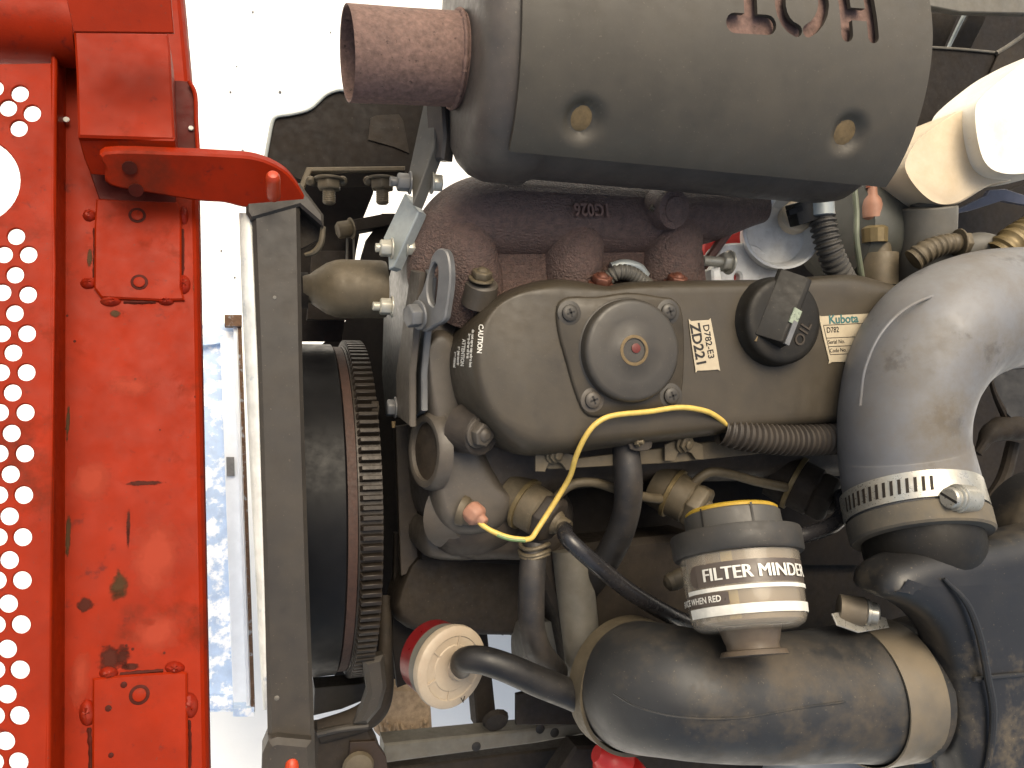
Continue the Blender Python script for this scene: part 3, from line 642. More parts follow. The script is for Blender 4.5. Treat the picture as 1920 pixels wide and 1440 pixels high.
# valve cover
vtop = [(910, 660), (916, 612), (936, 576), (968, 558), (1000, 553), (1040, 556), (1085, 563), (1140, 555), (1300, 551), (1400, 549), (1500, 545), (1560, 552), (1630, 570), (1680, 600), (1694, 690), (1660, 752), (1590, 768), (1450, 774), (1300, 786), (1200, 796), (1100, 800), (1040, 802), (985, 796), (940, 772), (916, 720)]
vbase = [(834, 690), (842, 638), (870, 596), (908, 564), (956, 542), (1000, 533), (1045, 537), (1090, 547), (1140, 538), (1300, 535), (1400, 533), (1530, 524), (1580, 534), (1640, 552), (1705, 585), (1725, 690), (1680, 778), (1590, 788), (1450, 800), (1300, 812), (1200, 824), (1100, 836), (1010, 848), (944, 846), (894, 812), (850, 760)]
vc = casting("valve_cover", vtop, 0, vbase, -.078, COVER, eng, n=160, steps=16, skirt=.012, q=.62)
plate("breather_base", crom([(1046, 574), (1068, 556), (1120, 556), (1180, 548), (1240, 556), (1266, 562), (1282, 592), (1284, 690), (1276, 752), (1254, 770), (1180, 772), (1126, 782), (1098, 774), (1080, 735), (1064, 680), (1048, 620)], 3), COVER, vc, .0035, th=.006, bev=.002, ang=50)
MB().lathe((1177, 658, .003), Z, [(0, 101), (1.36, 100), (2.72, 97), (16.32, 96), (21.76, 95), (25.16, 91), (26.52, 86), (27.2, 60), (26.93, 28), (27.61, 27), (27.61, 22), (25.84, 21), (25.5, 5)], 72).build("breather_cap", DISC, vc, smooth=50)
MB().lathe((1177, 658, .003), Z, [(25.16, 29), (27.74, 28.5), (28.29, 26), (28.29, 23), (26.52, 22)], 40, cap1=False).build("ochre_ring", OCHRE, vc)
MB().lathe((1181, 654, .0035), Z, [(24.48, 9), (26.18, 9), (26.86, 7)], 20).build("red_dot", mat("dull_red", (.20, .035, .025), .5), vc)
for x, y, m_ in ((1067, 587, DISC), (1252, 585, DISC), (1110, 750, HEADL), (1257, 742, DISC)):
    scw = MB().lathe((x, y, .0025), Z, [(-3, 25), (2, 24), (3.2, 21)], 26).lathe((x, y, .003), Z, [(0, 15.5), (7, 15.5), (9, 13), (10, 8)], 22).build("cross_screw", m_, vc)
    m2 = MB()
    for an in (.35, .35 + math.pi / 2):
        u = V((math.cos(an), math.sin(an), 0)); k = S(P(x, y, 0)); m2.box(P(x, y, .003) + Z * 10 * k, u * 8 * k, Z.cross(u) * 1.7 * k, Z * .7 * k)
    m2.build("screw_recess", INK, scw if False else vc)
# caution print on the sloping end of the cover
bmv = bmesh.new(); bmv.from_mesh(vc.data); bmesh.ops.triangulate(bmv, faces=bmv.faces); bvh = BVHTree.FromBMesh(bmv)
def project(o, lift=.0004):
    L0 = o.matrix_world if o.parent is None else Matrix()
    off = eng.location
    for v in o.data.vertices:
        q = v.co + off; dr = (q - EYE).normalized()
        h = bvh.ray_cast(EYE - off, dr)
        if h[0] is not None: v.co = h[0] + h[1] * lift
for x0, y0, s_, t_ in ((899, 608, 12, "CAUTION"), (886, 618, 6.5, "do not open cap when hot"), (879, 626, 6.5, "keep clear of belt"), (868, 636, 9, "ATTENTION"), (860, 650, 6.5, "ne pas ouvrir"), (853, 660, 6.5, "see manual")):
    o = text("caution_print", t_, s_ * 1.0, WHT, vc, (x0, y0, .0), V((-.08, -1, 0)), V((-.1, 0, 1)), th=0, bold=.35, xs=1.)
    project(o)
bmv.free()
# exhaust side nuts on the head
for x, y, m_, bm_ in ((902, 528, TANB, HEADL), (1126, 538, COPB, CAST), (1267, 538, COPB, CAST)):
    MB().lathe((x, y + 10, -.034), V((0, .75, .55)), [(-34, 34), (8, 31), (12, 26)], 24).build("stud_boss", bm_, eng)
    MB().bolt((x, y - 4, -.026), V((0, .8, .5)), 18, 15, True, dome=True).build("manifold_nut", m_, eng, .0006, 1)
MB().tube([(1142, 520, -.036), (1160, 510, -.032), (1185, 514, -.032), (1212, 535, -.038)], 15, 14, 10, corr=(.0035, .14)).build("spring_sleeve", GPL, eng)
MB().tube([(1146, 502, -.042), (1170, 496, -.040), (1196, 502, -.040), (1210, 518, -.042)], 10, 12).build("cover_edge", GALV, eng)
# pump body below
plate("injection_pump", [(1010, 1030), (1300, 1000), (1300, 1200), (1100, 1300), (1075, 1290), (1050, 1160), (1014, 1080)], DARKB, eng, -.10, th=.08, bev=.006)
MB().tube([(1070, 1030, -.095), (1082, 1130, -.09), (1090, 1210, -.085), (1095, 1300, -.085)], [36, 36, 34, 30], 20).build("pump_rib", FRM, eng)
MB().tube([(1100, 1090, -.095), (1110, 1180, -.093)], 3, 6).build("pump_seam", DUSTY, eng)
MB().lathe((1112, 1197, -.088), Z, [(0, 4), (1.5, 3)], 8).build("drip", GPL, eng)
casting("lower_housing", [(985, 1180), (1040, 1165), (1090, 1170), (1085, 1260), (1000, 1265)], -.13, [(976, 1175), (1040, 1155), (1100, 1160), (1095, 1275), (985, 1275)], -.15, GPL, eng, n=40, skirt=.02)
# stub pipe by the indicator
MB().tube([(1262, 1092, -.05), (1275, 1084, -.048), (1300, 1078, -.05)], [17, 18, 18], 16).lathe((1252, 1094, -.05), V((-1, -.3, 0)), [(-10, 18), (0, 15), (5, 8)], 16).build("stub_pipe", DUSTY, eng)

# lifting eye
le = thing("lifting_eye", "grey steel lifting eye plate with slotted hole bolted to the engine end", "lifting eye", (815, 550, -.03))
ln = V((-.80, -.05, .6))
plate("eye_plate", crom([(792, 622), (786, 596), (782, 562), (790, 545), (801, 510), (809, 480), (822, 466), (836, 470), (843, 492), (844, 530), (838, 575), (832, 600), (812, 612)], 4), PLATE, le, plane=(P(815, 545, -.02), ln), th=.0075,
      holes=[crom([(812, 494), (819, 498), (820, 520), (816, 560), (813, 574), (805, 566), (801, 545), (803, 515)], 4)], bev=.0012)
MB().bolt((787, 591, -.032), V((-.93, -.12, .3)), 21, 22, True).build("bolt_head", PLATE, le, .0007, 2)
# end plate nuts
MB().bolt((742, 764, -.12), -X, 15, 14, True).build("plate_nut", PLATE, eng, .0005, 1)
MB().bolt((712, 766, -.12), -X, 14, 14, False).build("plate_nut", DARKB, eng, .0005, 1)
MB().lathe((738, 790, -.12), -Y, [(0, 4), (12, 3)], 8).build("pin", OCHRE, eng)

# stickers
s1 = thing("label", "cream sticker printed D782-E3 ZD221 on the valve cover", "sticker", (1318, 650, .001))
pl = plate("paper", crom([(1292, 604), (1296, 602), (1329, 600), (1334, 604), (1349, 688), (1346, 693), (1308, 695), (1304, 692)], 2), CREAM, s1, .0012, th=.0006, bev=.0001)
rd = P(1348, 692, 0) - P(1333, 603, 0)
text("print", "D782-E3", 18.5, INK, s1, (1318, 609, .0014), rd, Z, th=.0001, bold=.2, xs=1.0)
text("print", "ZD221", 29, INK, s1, (1294, 608, .0014), rd, Z, th=.0001, bold=.7, xs=.98)
s2 = thing("label", "cream rating sticker with Kubota lettering half behind the grey hose", "sticker", (1590, 635, .001))
plate("paper", crom([(1536, 596), (1540, 593), (1630, 588), (1640, 590), (1650, 670), (1645, 676), (1560, 679), (1555, 676)], 2), CREAM, s2, .0012, th=.0006, bev=.0001)
xr = P(1640, 589, 0) - P(1540, 594, 0)
text("print", "Kubota", 23, TEAL, s2, (1554, 607, .0014), xr, Z, th=.0001, bold=.5)
text("print", "D782", 15, INK, s2, (1550, 624, .0014), xr, Z, th=.0001, bold=.1, xs=.85)
text("print", "Serial No.", 10.5, INK, s2, (1553, 645, .0014), xr, Z, th=.0001, xs=.9)
text("print", "Code No.", 10.5, INK, s2, (1556, 661, .0014), xr, Z, th=.0001, xs=.9)
mb = MB(); k = S(P(1590, 640, 0)); u = xr.normalized(); vv = Z.cross(u)
for (xa, ya), (xb, yb) in (((1544, 610), (1640, 605)), ((1549, 634), (1640, 630)), ((1553, 650), (1640, 646)), ((1557, 665), (1640, 661)), ((1544, 610), (1557, 665))):
    p_, q_ = P(xa, ya, .0014), P(xb, yb, .0014); d_ = (q_ - p_).normalized(); n_ = Z.cross(d_)
    mb.v += [p_ - n_ * .6 * k, q_ - n_ * .6 * k, q_ + n_ * .6 * k, p_ + n_ * .6 * k]; i = len(mb.v); mb.f.append((i - 4, i - 3, i - 2, i - 1))
mb.build("ruled_lines", INK, s2)

# oil cap
oc = thing("oil_filler_cap", "round black plastic oil filler cap with ridge handle, on the valve cover", "oil cap", (1455, 600, .0))
MB().lathe((1448, 604, -.002), Z, [(0, 84), (6, 84), (8, 82), (28, 81), (35, 79), (39, 74), (40, 66)], 64).build("cap_disc", CAPM, oc, smooth=45)
k = S(P(1455, 600, .02)); hd = (P(1448, 650, .02) - P(1500, 518, .02)).normalized(); hs = Z.cross(hd)
hc = P(1466, 584, .015)
def hgrip(l0, l1, w0, w1, z0, z1):
    return [[hc + hd * (l * k) + hs * (s_ * w_ * k) + Z * z_ for (l, s_) in ((l0, -1), (l1, -1), (l1, 1), (l0, 1))] for w_, z_ in ((w0, z0), (w1, z1))]
MB().loft([[hc + hd * (l * k) + hs * (s_ * k) + Z * z_ for l, s_ in q_] for z_, q_ in ((-.002, ((-72, -40), (66, -40), (66, 26), (-72, 26))), (.002, ((-72, -38), (66, -38), (66, 25), (-72, 25))), (.0125, ((-72, 4), (64, 2), (64, 19), (-72, 19))), (.0135, ((-68, 7), (60, 5), (60, 16), (-68, 16))))]).build("grip", CAPM, oc, .0012, 2)
MB().box(hc + hd * 8 * k + hs * 11 * k + Z * .0138, hd * 15 * k, hs * 9 * k, Z * .0006).build("paint_mark", mat("pale_green_mark", (.45, .52, .38), .5, scale=90, var=.3, chip=.4, ccol=(.04, .05, .04), cscale=120), oc)
MB().box(hc + hd * 40 * k + hs * 15 * k + Z * .0136, hd * 24 * k, hs * 5 * k, Z * .0012).build("lit_face", PLATE, oc)  # pale box paints the light on the grip's end face
MB().tube([P(1456, 532, .0158), P(1440, 580, .0158), P(1416, 640, .0158)], 2.4, 8).build("dust_line", OCHRE, oc)
text("lettering", "OIL", 30, mat("cap_letters", (.075, .055, .035), .55), oc, (1502, 652, .0170), P(1516, 590, 0) - P(1490, 648, 0), Z, th=.0008, bold=.3, space=1.1)

# ------------------------------------------------------------------ exhaust manifold
ma = thing("exhaust_manifold", "rough purple-brown cast iron exhaust manifold below the muffler", "exhaust manifold", (1080, 450, -.07))
MB().tube([(815, 560, -.085), (812, 510, -.07), (832, 455, -.065), (870, 420, -.062), (930, 408, -.06), (1050, 410, -.06), (1200, 412, -.06), (1320, 402, -.06), (1425, 384, -.06)],
          [40, 50, 62, 74, 80, 76, 68, 54, 34], 32, 9).build("log", CAST, ma)
for x0, x1 in ((872, 885), (1072, 1070), (1255, 1250)):
    MB().tube([(x0, 420, -.065), (x0 + 2, 470, -.05), (x1, 520, -.055), (x1, 570, -.075)], [62, 58, 58, 70], 24, 8).build("runner", CAST, ma)
MB().lathe((1255, 392, -.02), V((.2, -.2, .9)), [(-30, 40), (6, 38), (14, 36), (15, 24), (18, 23), (18, 12)], 28).build("port_boss", CAST, ma)
MB().tube([(1220, 388, -.018), (1240, 400, -.018), (1252, 392, -.02)], 7, 8, corr=(.002, .2)).build("stud_thread", DUSTY, ma)
MB().tube([(1300, 385, -.05), (1340, 400, -.045), (1370, 420, -.06)], [20, 22, 14], 14).build("lug", CAST, ma)
plate("gap_fill", [(850, 470), (1320, 470), (1330, 560), (850, 560)], CAST, ma, -.046, th=.02, bev=.002)  # added fill plate, dark where the gaps between runners lie in shadow
cs_ = P(1100, 420, -.031); 
text("cast_number", "1G026", 33, RUST, ma, (1142, 385, -.0235), V((-1, -.05, 0)), V((0, .12, 1)), th=.0022, bold=.8, xs=.82)

# ------------------------------------------------------------------ alternator corner
oilf = MB().lathe((1368, 492, -.115), V((-.2, .25, .9)), [(-50, 60), (10, 64), (30, 64), (42, 62), (50, 50), (53, 30)], 36).build("oil_filter", REDF)
tag(oilf, "bright red filter can tucked between manifold and alternator", "oil filter")
rod = MB().tube([(1318, 500, -.06), (1350, 455, -.06), (1388, 405, -.06), (1400, 385, -.06)], 9, 10).build("dipstick_tube", mat("rusty_rod", (.22, .10, .075), .5, scale=40), None)
tag(rod, "thin reddish-brown rod crossing in front of the red filter", "rod")
al = thing("alternator", "alternator with bright dished aluminium casing and grey drum beside the muffler", "alternator", (1480, 440, -.07))
MB().lathe((1640, 440, -.10), V((-1, .0, .12)), [(0, 80), (20, 96), (90, 96), (104, 90), (110, 60)], 40).build("drum", COOL, al, smooth=50)
MB().lathe((1466, 432, -.055), V((-.28, .1, .95)), [(-60, 30), (-56, 62), (-22, 70), (0, 74), (2, 70), (-10, 63), (-32, 54), (-38, 40), (-40, 10)], 48).build("dished_casing", ALU, al, smooth=40)
MB().lathe((1495, 405, -.05), V((-.25, .1, .95)), [(-20, 30), (0, 30), (3, 26), (3, 18), (0, 16)], 24).build("terminal_boss", WPLB, al)
plate("mount_ear", crom([(1350, 466), (1368, 456), (1420, 460), (1460, 500), (1480, 540), (1430, 548), (1345, 548), (1340, 510)], 3), ALU, al, -.075, th=.03, bev=.002, holes=[circ(1384, 520, 6, 9, 14)])
plate("mount_lug", [(1335, 505), (1352, 500), (1362, 552), (1338, 552)], ALU, al, -.05, th=.02, bev=.002)
MB().bolt((1368, 492, -.055), V((-1, 0, .05)), 17, 16, True, 44).build("adjuster_bolt", ZBOLT, al, .0005, 1)
MB().tube([(1420, 400, -.06), (1434, 380, -.055), (1446, 362, -.055)], [14, 16, 14], 12).build("vent_rib", ALU, al)
cl = thing("cable_connector", "black clip connector on the pale alternator terminal", "connector", (1500, 395, -.035))
MB().box((1505, 398, -.032), V((.012, .004, 0)), V((-.003, .010, 0)), V((.001, 0, .006))).build("housing", CAPM, cl, .001, 2)
MB().box((1490, 395, -.028), V((.008, .003, 0)), V((-.001, .003, 0)), V((0, 0, .002))).build("latch", BLK, cl, .0006, 1)
MB().tube([(1494, 421, -.03), (1506, 416, -.028), (1520, 410, -.028)], 2.6, 8).build("wire_clip", GPL, cl)
hz = thing("corrugated_hose", "short grey ribbed hose running from alternator down to the valve cover", "hose", (1560, 460, -.03))
MB().tube([(1538, 385, -.035), (1543, 420, -.032), (1556, 470, -.03), (1575, 515, -.035), (1592, 545, -.045)], 25, 20, 10, corr=(.0052, .2)).build("ribbed_sleeve", CONDG, hz)
MB().lathe((1536, 385, -.032), V((.08, -1, 0)), [(-4, 24), (-3, 27), (20, 27), (21, 24)], 24).build("metal_collar", GALV, hz)
gl = MB().tube([(1602, 350, -.045), (1606, 400, -.045), (1606, 450, -.045), (1613, 500, -.05), (1620, 545, -.06)], 5.5, 10).build("green_cable", mat("pale_green_cable", (.24, .27, .19), .4, scale=20), None)
tag(gl, "thin pale green cable hanging down beside the ribbed hose", "cable")
sn = thing("pressure_switch", "brass sender with pink rubber boot right of the ribbed hose", "sender", (1635, 430, -.05))
MB().lathe((1636, 408, -.05), V((-.05, 1, .05)), [(-6, 13), (0, 18), (22, 18), (34, 15), (42, 9), (60, 8), (74, 6)], 18).build("rubber_boot", PINK, sn)
MB().lathe((1632, 352, -.05), V((-.1, 1, .0)), [(0, 8), (22, 7), (28, 3)], 12).build("terminal", ORNG, sn)
MB().lathe((1640, 455, -.05), V((-.04, 1, .04)), [(0, 23), (26, 24), (30, 20), (34, 8), (48, 8)], 12).build("brass_nut", BRASS, sn, smooth=25)
MB().lathe((1648, 475, -.055), V((-.04, 1, .04)), [(-60, 34), (-2, 34), (0, 33), (1, 22), (22, 20)], 28).build("body", DUSTY, sn)
fnk = thing("filler_neck", "wide grey cylinder with threaded top beside the white bottle", "filler neck", (1720, 440, -.04))
MB().lathe((1734, 500, -.05), V((-.16, 1, .22)), [(-30, 52), (108, 50), (110, 48), (111, 40), (112, 31), (116, 32), (118, 30), (122, 32), (124, 30), (128, 31), (130, 26)], 40).build("neck", GPL, fnk, smooth=30)
plate("backing_bracket", [(1655, 322), (1678, 312), (1690, 460), (1668, 470)], LBLUE, fnk, -.085, th=.006)
plate("foam_edge", [(1680, 320), (1700, 330), (1712, 390), (1700, 440), (1684, 440)], DUSTY, fnk, -.09, th=.01)
MB().lathe((1669, 452, -.05), V((-.2, .1, 1)), [(0, 9), (4, 8)], 14).build("stud", LBLUE, fnk)
nt_ = thing("hose_fitting", "ribbed tan hose fitting with hex nut just above the grey elbow", "hose fitting", (1770, 460, -.01))
MB().tube([(1712, 488, -.02), (1735, 472, -.015), (1765, 460, -.012), (1790, 456, -.01), (1806, 456, -.01)], [22, 22, 20, 19, 19], 18, 10, corr=(.006, .12)).build("hose_end", DUSTY, nt_)
MB().bolt((1796, 456, -.01), V((1, .05, .2)), 20, 16, True, dome=True).build("hex_nut", TANB, nt_, .0006, 1)
hp = thing("radiator_hose", "grey hose bend with pale ribbed clamps at the right edge", "hose", (1850, 455, -.03))
MB().tube([(1790, 480, -.04), (1830, 460, -.03), (1870, 470, -.03), (1890, 500, -.04)], 24, 16).build("bend", GPL, hp)
MB().tube([(1872, 480, -.015), (1900, 455, -.01), (1940, 430, -.01)], 32, 20, 10, corr=(.008, .12)).build("ribbed_clamp", BRASS, hp)

# coolant bottle
bt = thing("coolant_bottle", "stained white plastic coolant bottle at upper right behind the muffler", "bottle", (1830, 250, -.05))
def rbox(name, pts, z, th, m, bev, par): return plate(name, crom(pts, 5), m, par, z, th=th, bev=bev, ang=60)
def scl(pts, f):
    cx = sum(p[0] for p in pts) / len(pts); cy = sum(p[1] for p in pts) / len(pts)
    return [(cx + (x - cx) * f, cy + (y - cy) * f) for x, y in pts]
lt = [(1692, 312), (1712, 268), (1742, 240), (1800, 206), (1845, 204), (1900, 240), (1900, 330), (1845, 352), (1790, 384), (1752, 384), (1716, 356)]
ut = [(1824, 215), (1832, 185), (1880, 142), (1930, 108), (2000, 80), (2080, 100), (2080, 280), (2010, 312), (1940, 328), (1880, 330), (1846, 312), (1830, 270)]
casting("lower_tank", scl(lt, .95), -.012, lt, -.022, WPLB, bt, n=90, steps=10, skirt=.06)
casting("upper_tank", scl(ut, .955), .012, ut, 0, WPL, bt, n=90, steps=10, skirt=.05)
MB().tube([(1828, 225, -.012), (1832, 262, -.01), (1846, 306, -.012), (1866, 326, -.016)], 5, 10).build("mould_seam", WPL, bt)
MB().lathe((1816, 270, -.018), V((-.2, -.1, 1)), [(-2, 10), (2, 8)], 16).build("moulded_tab", WPLB, bt)
fan = thing("cooling_fan", "dark ribbed fan with blue-grey blade edge under the white bottle", "fan", (1850, 400, -.12))
plate("blade_edge", [(1768, 405), (1775, 392), (1800, 390), (1850, 366), (1856, 356), (1885, 354), (1940, 372), (1930, 385), (1880, 376), (1820, 395)], mat("blue_grey_plastic", (.10, .11, .17), .4), fan, -.10, th=.006)
plate("shroud", [(1780, 400), (1960, 330), (2000, 600), (1800, 600), (1760, 460)], DARK, fan, -.16, th=.02)

plate("fan_blade", [(1842, 694), (1990, 690), (1990, 830), (1925, 812), (1876, 764), (1858, 720)], mat("fan_blade_plastic", (.03, .032, .038), .6, spec=.2, scale=12), fan, plane=(P(1890, 740, -.10), V((-.3, .3, .9))), th=.003)
MB().tube([(1838, 842, -.10), (1858, 812, -.10), (1900, 800, -.10), (1980, 800, -.10)], [9, 18, 26, 30], 14, 6, wob=.06).tube([(1852, 690, -.105), (1866, 740, -.10), (1890, 790, -.10)], [4, 5, 8], 8).tube([(1832, 850, -.098), (1846, 828, -.096)], 9, 10).build("fan_hub", DARKB, fan)
MB().tube([(1838, 960, -.12), (1880, 900, -.12), (1900, 830, -.12)], 12, 10).build("fan_ring", DARKB, fan)
# frame at the upper right
fr = thing("upper_frame", "dark folded frame members in the upper right corner behind the muffler", "frame", (1830, 80, -.1))
plate("back_panel", [(1650, -60), (2000, -60), (2000, 420), (1650, 420)], DARK, fr, -.26, th=.004)
plate("folded_panel", [(1700, 86), (1745, 88), (1872, 98), (1980, 20), (1980, 120), (1760, 380), (1600, 380), (1620, 200)], DARK, fr, -.13, th=.01, bev=.0015)
MB().tube([(1735, 88, -.128), (1800, 92, -.128), (1864, 98, -.128)], 2.5, 8).tube([(1868, 100, -.127), (1900, 80, -.126), (1950, 44, -.126)], 4, 8).build("folded_lip", FRM, fr)
plate("side_sheet", [(1872, 104), (1880, 94), (1990, 20), (1990, 160), (1800, 260)], DARKB, fr, -.125, th=.003)
plate("cross_member", [(1725, 8), (1760, 14), (1800, 22), (1990, 26), (1990, -80), (1700, -80)], FRM, fr, -.10, th=.01, bev=.001)
plate("hanging_web", [(1735, 24), (1800, 24), (1770, 92), (1735, 92)], DARKB, fr, -.17, th=.004)
plate("tilted_sheet", [(1820, 22), (1852, 24), (1846, 40), (1818, 96), (1780, 94)], DARKB, fr, -.16, th=.004)
MB().tube([(1812, 22, -.15), (1802, 40, -.15), (1775, 96, -.15)], [4, 4, 3.4], 8).build("bright_edge", GALV, fr)

# ------------------------------------------------------------------ air intake hoses
up_ = thing("intake_elbow", "big grey rubber intake elbow with dusty patches curving at the right", "intake hose", (1720, 750, .03))
ze = .035
MB().tube([(1729, 1010, ze + .022), (1714, 950, ze + .010), (1706, 910, ze + .004), (1696, 860, ze), (1692, 820, ze), (1696, 760, ze), (1716, 690, ze), (1760, 628, ze), (1826, 592, ze - .004), (1900, 578, ze - .01), (2040, 578, ze - .02)],
          [121, 120, 119, 116, 114, 115, 119, 121, 117, 113, 112], 56, 12).build("elbow_body", RUBT, up_, smooth=60)
MB().tube([(1612, 760, ze + .021), (1622, 690, ze + .026), (1654, 622, ze + .030), (1710, 572, ze + .031), (1790, 548, ze + .030), (1930, 546, ze + .024)], 3, 8, 10).build("mould_seam", RUBT, up_)
ax1 = (W((1729, 1010, ze + .022)) - W((1714, 950, ze + .010))).normalized()
def hose_clamp(name, label, c, ax, r, w0, w1, m, rot_dir, screw_ax, screw_at, slots, grp):
    h = thing(name, label, "hose clamp", c, grp)
    MB().lathe(c, ax, [(w0, r), (w0, r + 3), (w1, r + 3), (w1, r)], 72, cap0=False, cap1=False).build("band", m, h)
    MB().lathe(screw_at, screw_ax, [(-52, 22), (-50, 26), (-6, 27), (-4, 24)], 24).build("worm_housing", m, h)
    sc = MB().lathe(screw_at, screw_ax, [(-6, 20), (-2, 24), (3, 24), (5, 19)], 26).lathe(screw_at, screw_ax, [(2, 20), (16, 20), (19, 17)], 22).build("worm_screw", STEEL, h)
    k = S(W(screw_at)); sa = V(screw_ax).normalized(); u = sa.cross(V((.3, 1, .4))).normalized()
    MB().box(W(screw_at) + sa * 18.4 * k, u * 18 * k, sa.cross(u) * 2.4 * k, sa * 1. * k).build("screw_slot", INK, h)
    if slots:
        a_ = V(ax).normalized(); ref = V((0, 0, 1)); u = (ref - a_ * ref.dot(a_)).normalized(); w_ = a_.cross(u); k = S(W(c))
        for i, t in enumerate(slots):
            p_ = W(c) + a_ * ((w0 + w1) / 2 * k) + (u * math.cos(t) + w_ * math.sin(t)) * ((r + 3.2) * k)
            n_ = (u * math.cos(t) + w_ * math.sin(t)); tn = a_.cross(n_)
            MB().box(p_, a_ * 13 * k + tn * 2 * k, tn * 2.6 * k, n_ * .5 * k).build("band_slot", DARKB, h)
    return h
hose_clamp("hose_clamp", "slotted steel worm clamp round the cuff of the upper grey intake elbow", (1711, 945, ze + .009), ax1, 122, -24, 24, STEEL, 0, V((-.93, .10, .16)), (1790, 934, ze + .068),
           [rad(108 - i * 6) for i in range(14)], "intake hose clamps")
MB().lathe((1722, 985, ze + .017), ax1, [(-14, 123), (-12, 126), (22, 125), (26, 121), (26, 112)], 64, cap0=False).build("cuff", mat("dusty_cuff", (.10, .095, .085), .6, scale=8, var=.2, dust=.95, dcol=(.27, .22, .15), thr=.42), up_)
ab = thing("air_cleaner", "black plastic air cleaner housing coated in tan dust, lower right corner", "air cleaner", (1800, 1230, 0))
MB().tube([(1718, 960, ze + .012), (1728, 1010, ze + .018), (1733, 1036, ze + .010), (1738, 1054, ze + .002)], [106, 107, 106, 98], 48, 8).build("outlet_collar", CAPM, ab)
plate("housing", crom([(1676, 1124), (1684, 1084), (1716, 1058), (1780, 1038), (1880, 1022), (2080, 1000), (2120, 1240), (2080, 1560), (1880, 1560), (1826, 1450), (1822, 1340), (1806, 1236), (1772, 1180), (1726, 1146)], 5), AIRB, ab, .100, th=.055, bev=.02, bres=6, ang=60)
casting("lower_shell", [(1700, 1240), (1800, 1200), (1900, 1300), (1900, 1500), (1760, 1500), (1705, 1400)], -.01, [(1680, 1240), (1800, 1180), (1920, 1300), (1920, 1540), (1740, 1540), (1685, 1400)], -.04, AIRB, ab, n=60, skirt=.05)
mb = MB()
mb.tube([(1770, 1085, 0.1018), (1812, 1130, 0.1053), (1836, 1190, 0.1063), (1852, 1270, 0.1063), (1862, 1330, 0.1053), (1858, 1400, 0.1033), (1845, 1460, 0.1013)], [3, 6, 7, 7, 7, 6, 4], 10).build("raised_rib", AIRB, ab)
MB().tube([(1836, 1275, 0.1003), (1830, 1273, 0.1013), (1900, 1266, 0.1013), (2040, 1255, 0.1003)], 4.5, 8).build("seam_flange", AIRB, ab)
MB().lathe((2010, 1030, .06), V((-.15, .1, 1)), [(-60, 150), (10, 146), (40, 138), (50, 120)], 56).build("end_cap", AIRB, ab, smooth=50)
MB().tube([(1738, 1388, .05), (1752, 1440, .07), (1770, 1500, .07)], 3, 6).build("dark_groove", INK, ab)
# lower elbow
lo = thing("intake_elbow", "black rubber intake elbow caked with tan dust, lying along the bottom", "intake hose", (1400, 1300, .02))
zl = .03
MB().tube([(1690, 1295, zl), (1650, 1296, zl), (1610, 1297, zl), (1560, 1300, zl), (1480, 1306, zl + .001), (1380, 1306, zl), (1300, 1300, zl - .003), (1246, 1292, zl - .015), (1205, 1287, zl - .036), (1190, 1285, zl - .07), (1184, 1284, zl - .13)],
          [124, 124, 124, 119, 116, 116, 117, 118, 118, 116, 114], 56, 12).build("elbow_body", RUBB, lo, smooth=60)
MB().tube([(1150, 1300, zl + .008), (1200, 1328, zl + .032), (1280, 1345, zl + .046), (1390, 1346, zl + .0495), (1500, 1328, zl + .051), (1585, 1316, zl + .053)], 1.8, 8, 10).build("mould_seam", RUBB, lo)
hose_clamp("hose_clamp", "dusty plain steel band clamp joining the lower elbow to the air cleaner", (1640, 1296, zl), V((-1, .02, .02)), 125, -44, 44, mat("dusty_band", (.30, .26, .20), .35, metal=.5, scale=8, var=.15, dust=.85, dcol=(.30, .225, .135), thr=.5), 0, V((.86, -.1, .5)), (1626, 1148, zl + .02), None, "intake hose clamps")
plate("saddle", [(1560, 1150), (1600, 1140), (1662, 1158), (1668, 1176), (1610, 1186), (1570, 1172)], STEEL, [o for o in COL.objects if o.name.startswith("hose_clamp")][-1], plane=(P(1620, 1165, zl + .018), V((.1, .6, .8))), th=.002)
cl2 = thing("hose_clamp", "thin steel band round the far left end of the lower elbow", "hose clamp", (1165, 1276, zl - .06), "intake hose clamps")
MB().lathe((1187, 1285, zl - .056), V((.12, .03, 1)).normalized(), [(-26, 117), (-26, 124), (18, 124), (18, 117)], 64, cap0=False, cap1=False).build("band", DUSTY, cl2)
MB().tube([P(1120, 1330, zl - .03), P(1130, 1328, zl - .03)], 6, 8).build("band_seam", STEEL, cl2)

# ------------------------------------------------------------------ filter indicator
fi = thing("filter_indicator", "clear air filter indicator lettered FILTER MINDER with black collar", "gauge", (1390, 1080, .06))
fa = (P(1408, 1190, .078) - P(1372, 970, .045)).normalized(); fp = P(1372, 970, .045); k = S(fp)
fview = (EYE - fp); fview = (fview - fa * fview.dot(fa)).normalized()
def fl(name, prof, m, par=None, n=56, **kw): return MB().lathe(fp, fa, prof, n, hint=fview, **kw).build(name, m, par or fi, smooth=40)
cap = fl("cap", [(-8, 74), (-6, 84), (-3, 88), (34, 89)], mat("grey_cap", (.10, .095, .085), .45, scale=14, var=.12, dust=.4, dcol=(.17, .14, .10)))
fl("yellow_button", [(-15, 60), (-14, 80), (-10, 85), (-6, 84)], mat("bright_yellow", (.75, .47, .05), .4), cap)
fl("collar", [(30, 112), (31, 117), (36, 119), (70, 118), (74, 115), (76, 104), (70, 100)], mat("grey_collar", (.046, .043, .038), .5, scale=14, var=.12, dust=.4, dcol=(.14, .11, .08)))
fl("bowl", [(66, 108), (150, 104), (185, 101), (196, 96), (203, 84), (205, 60)], BOWL, cap0=False)
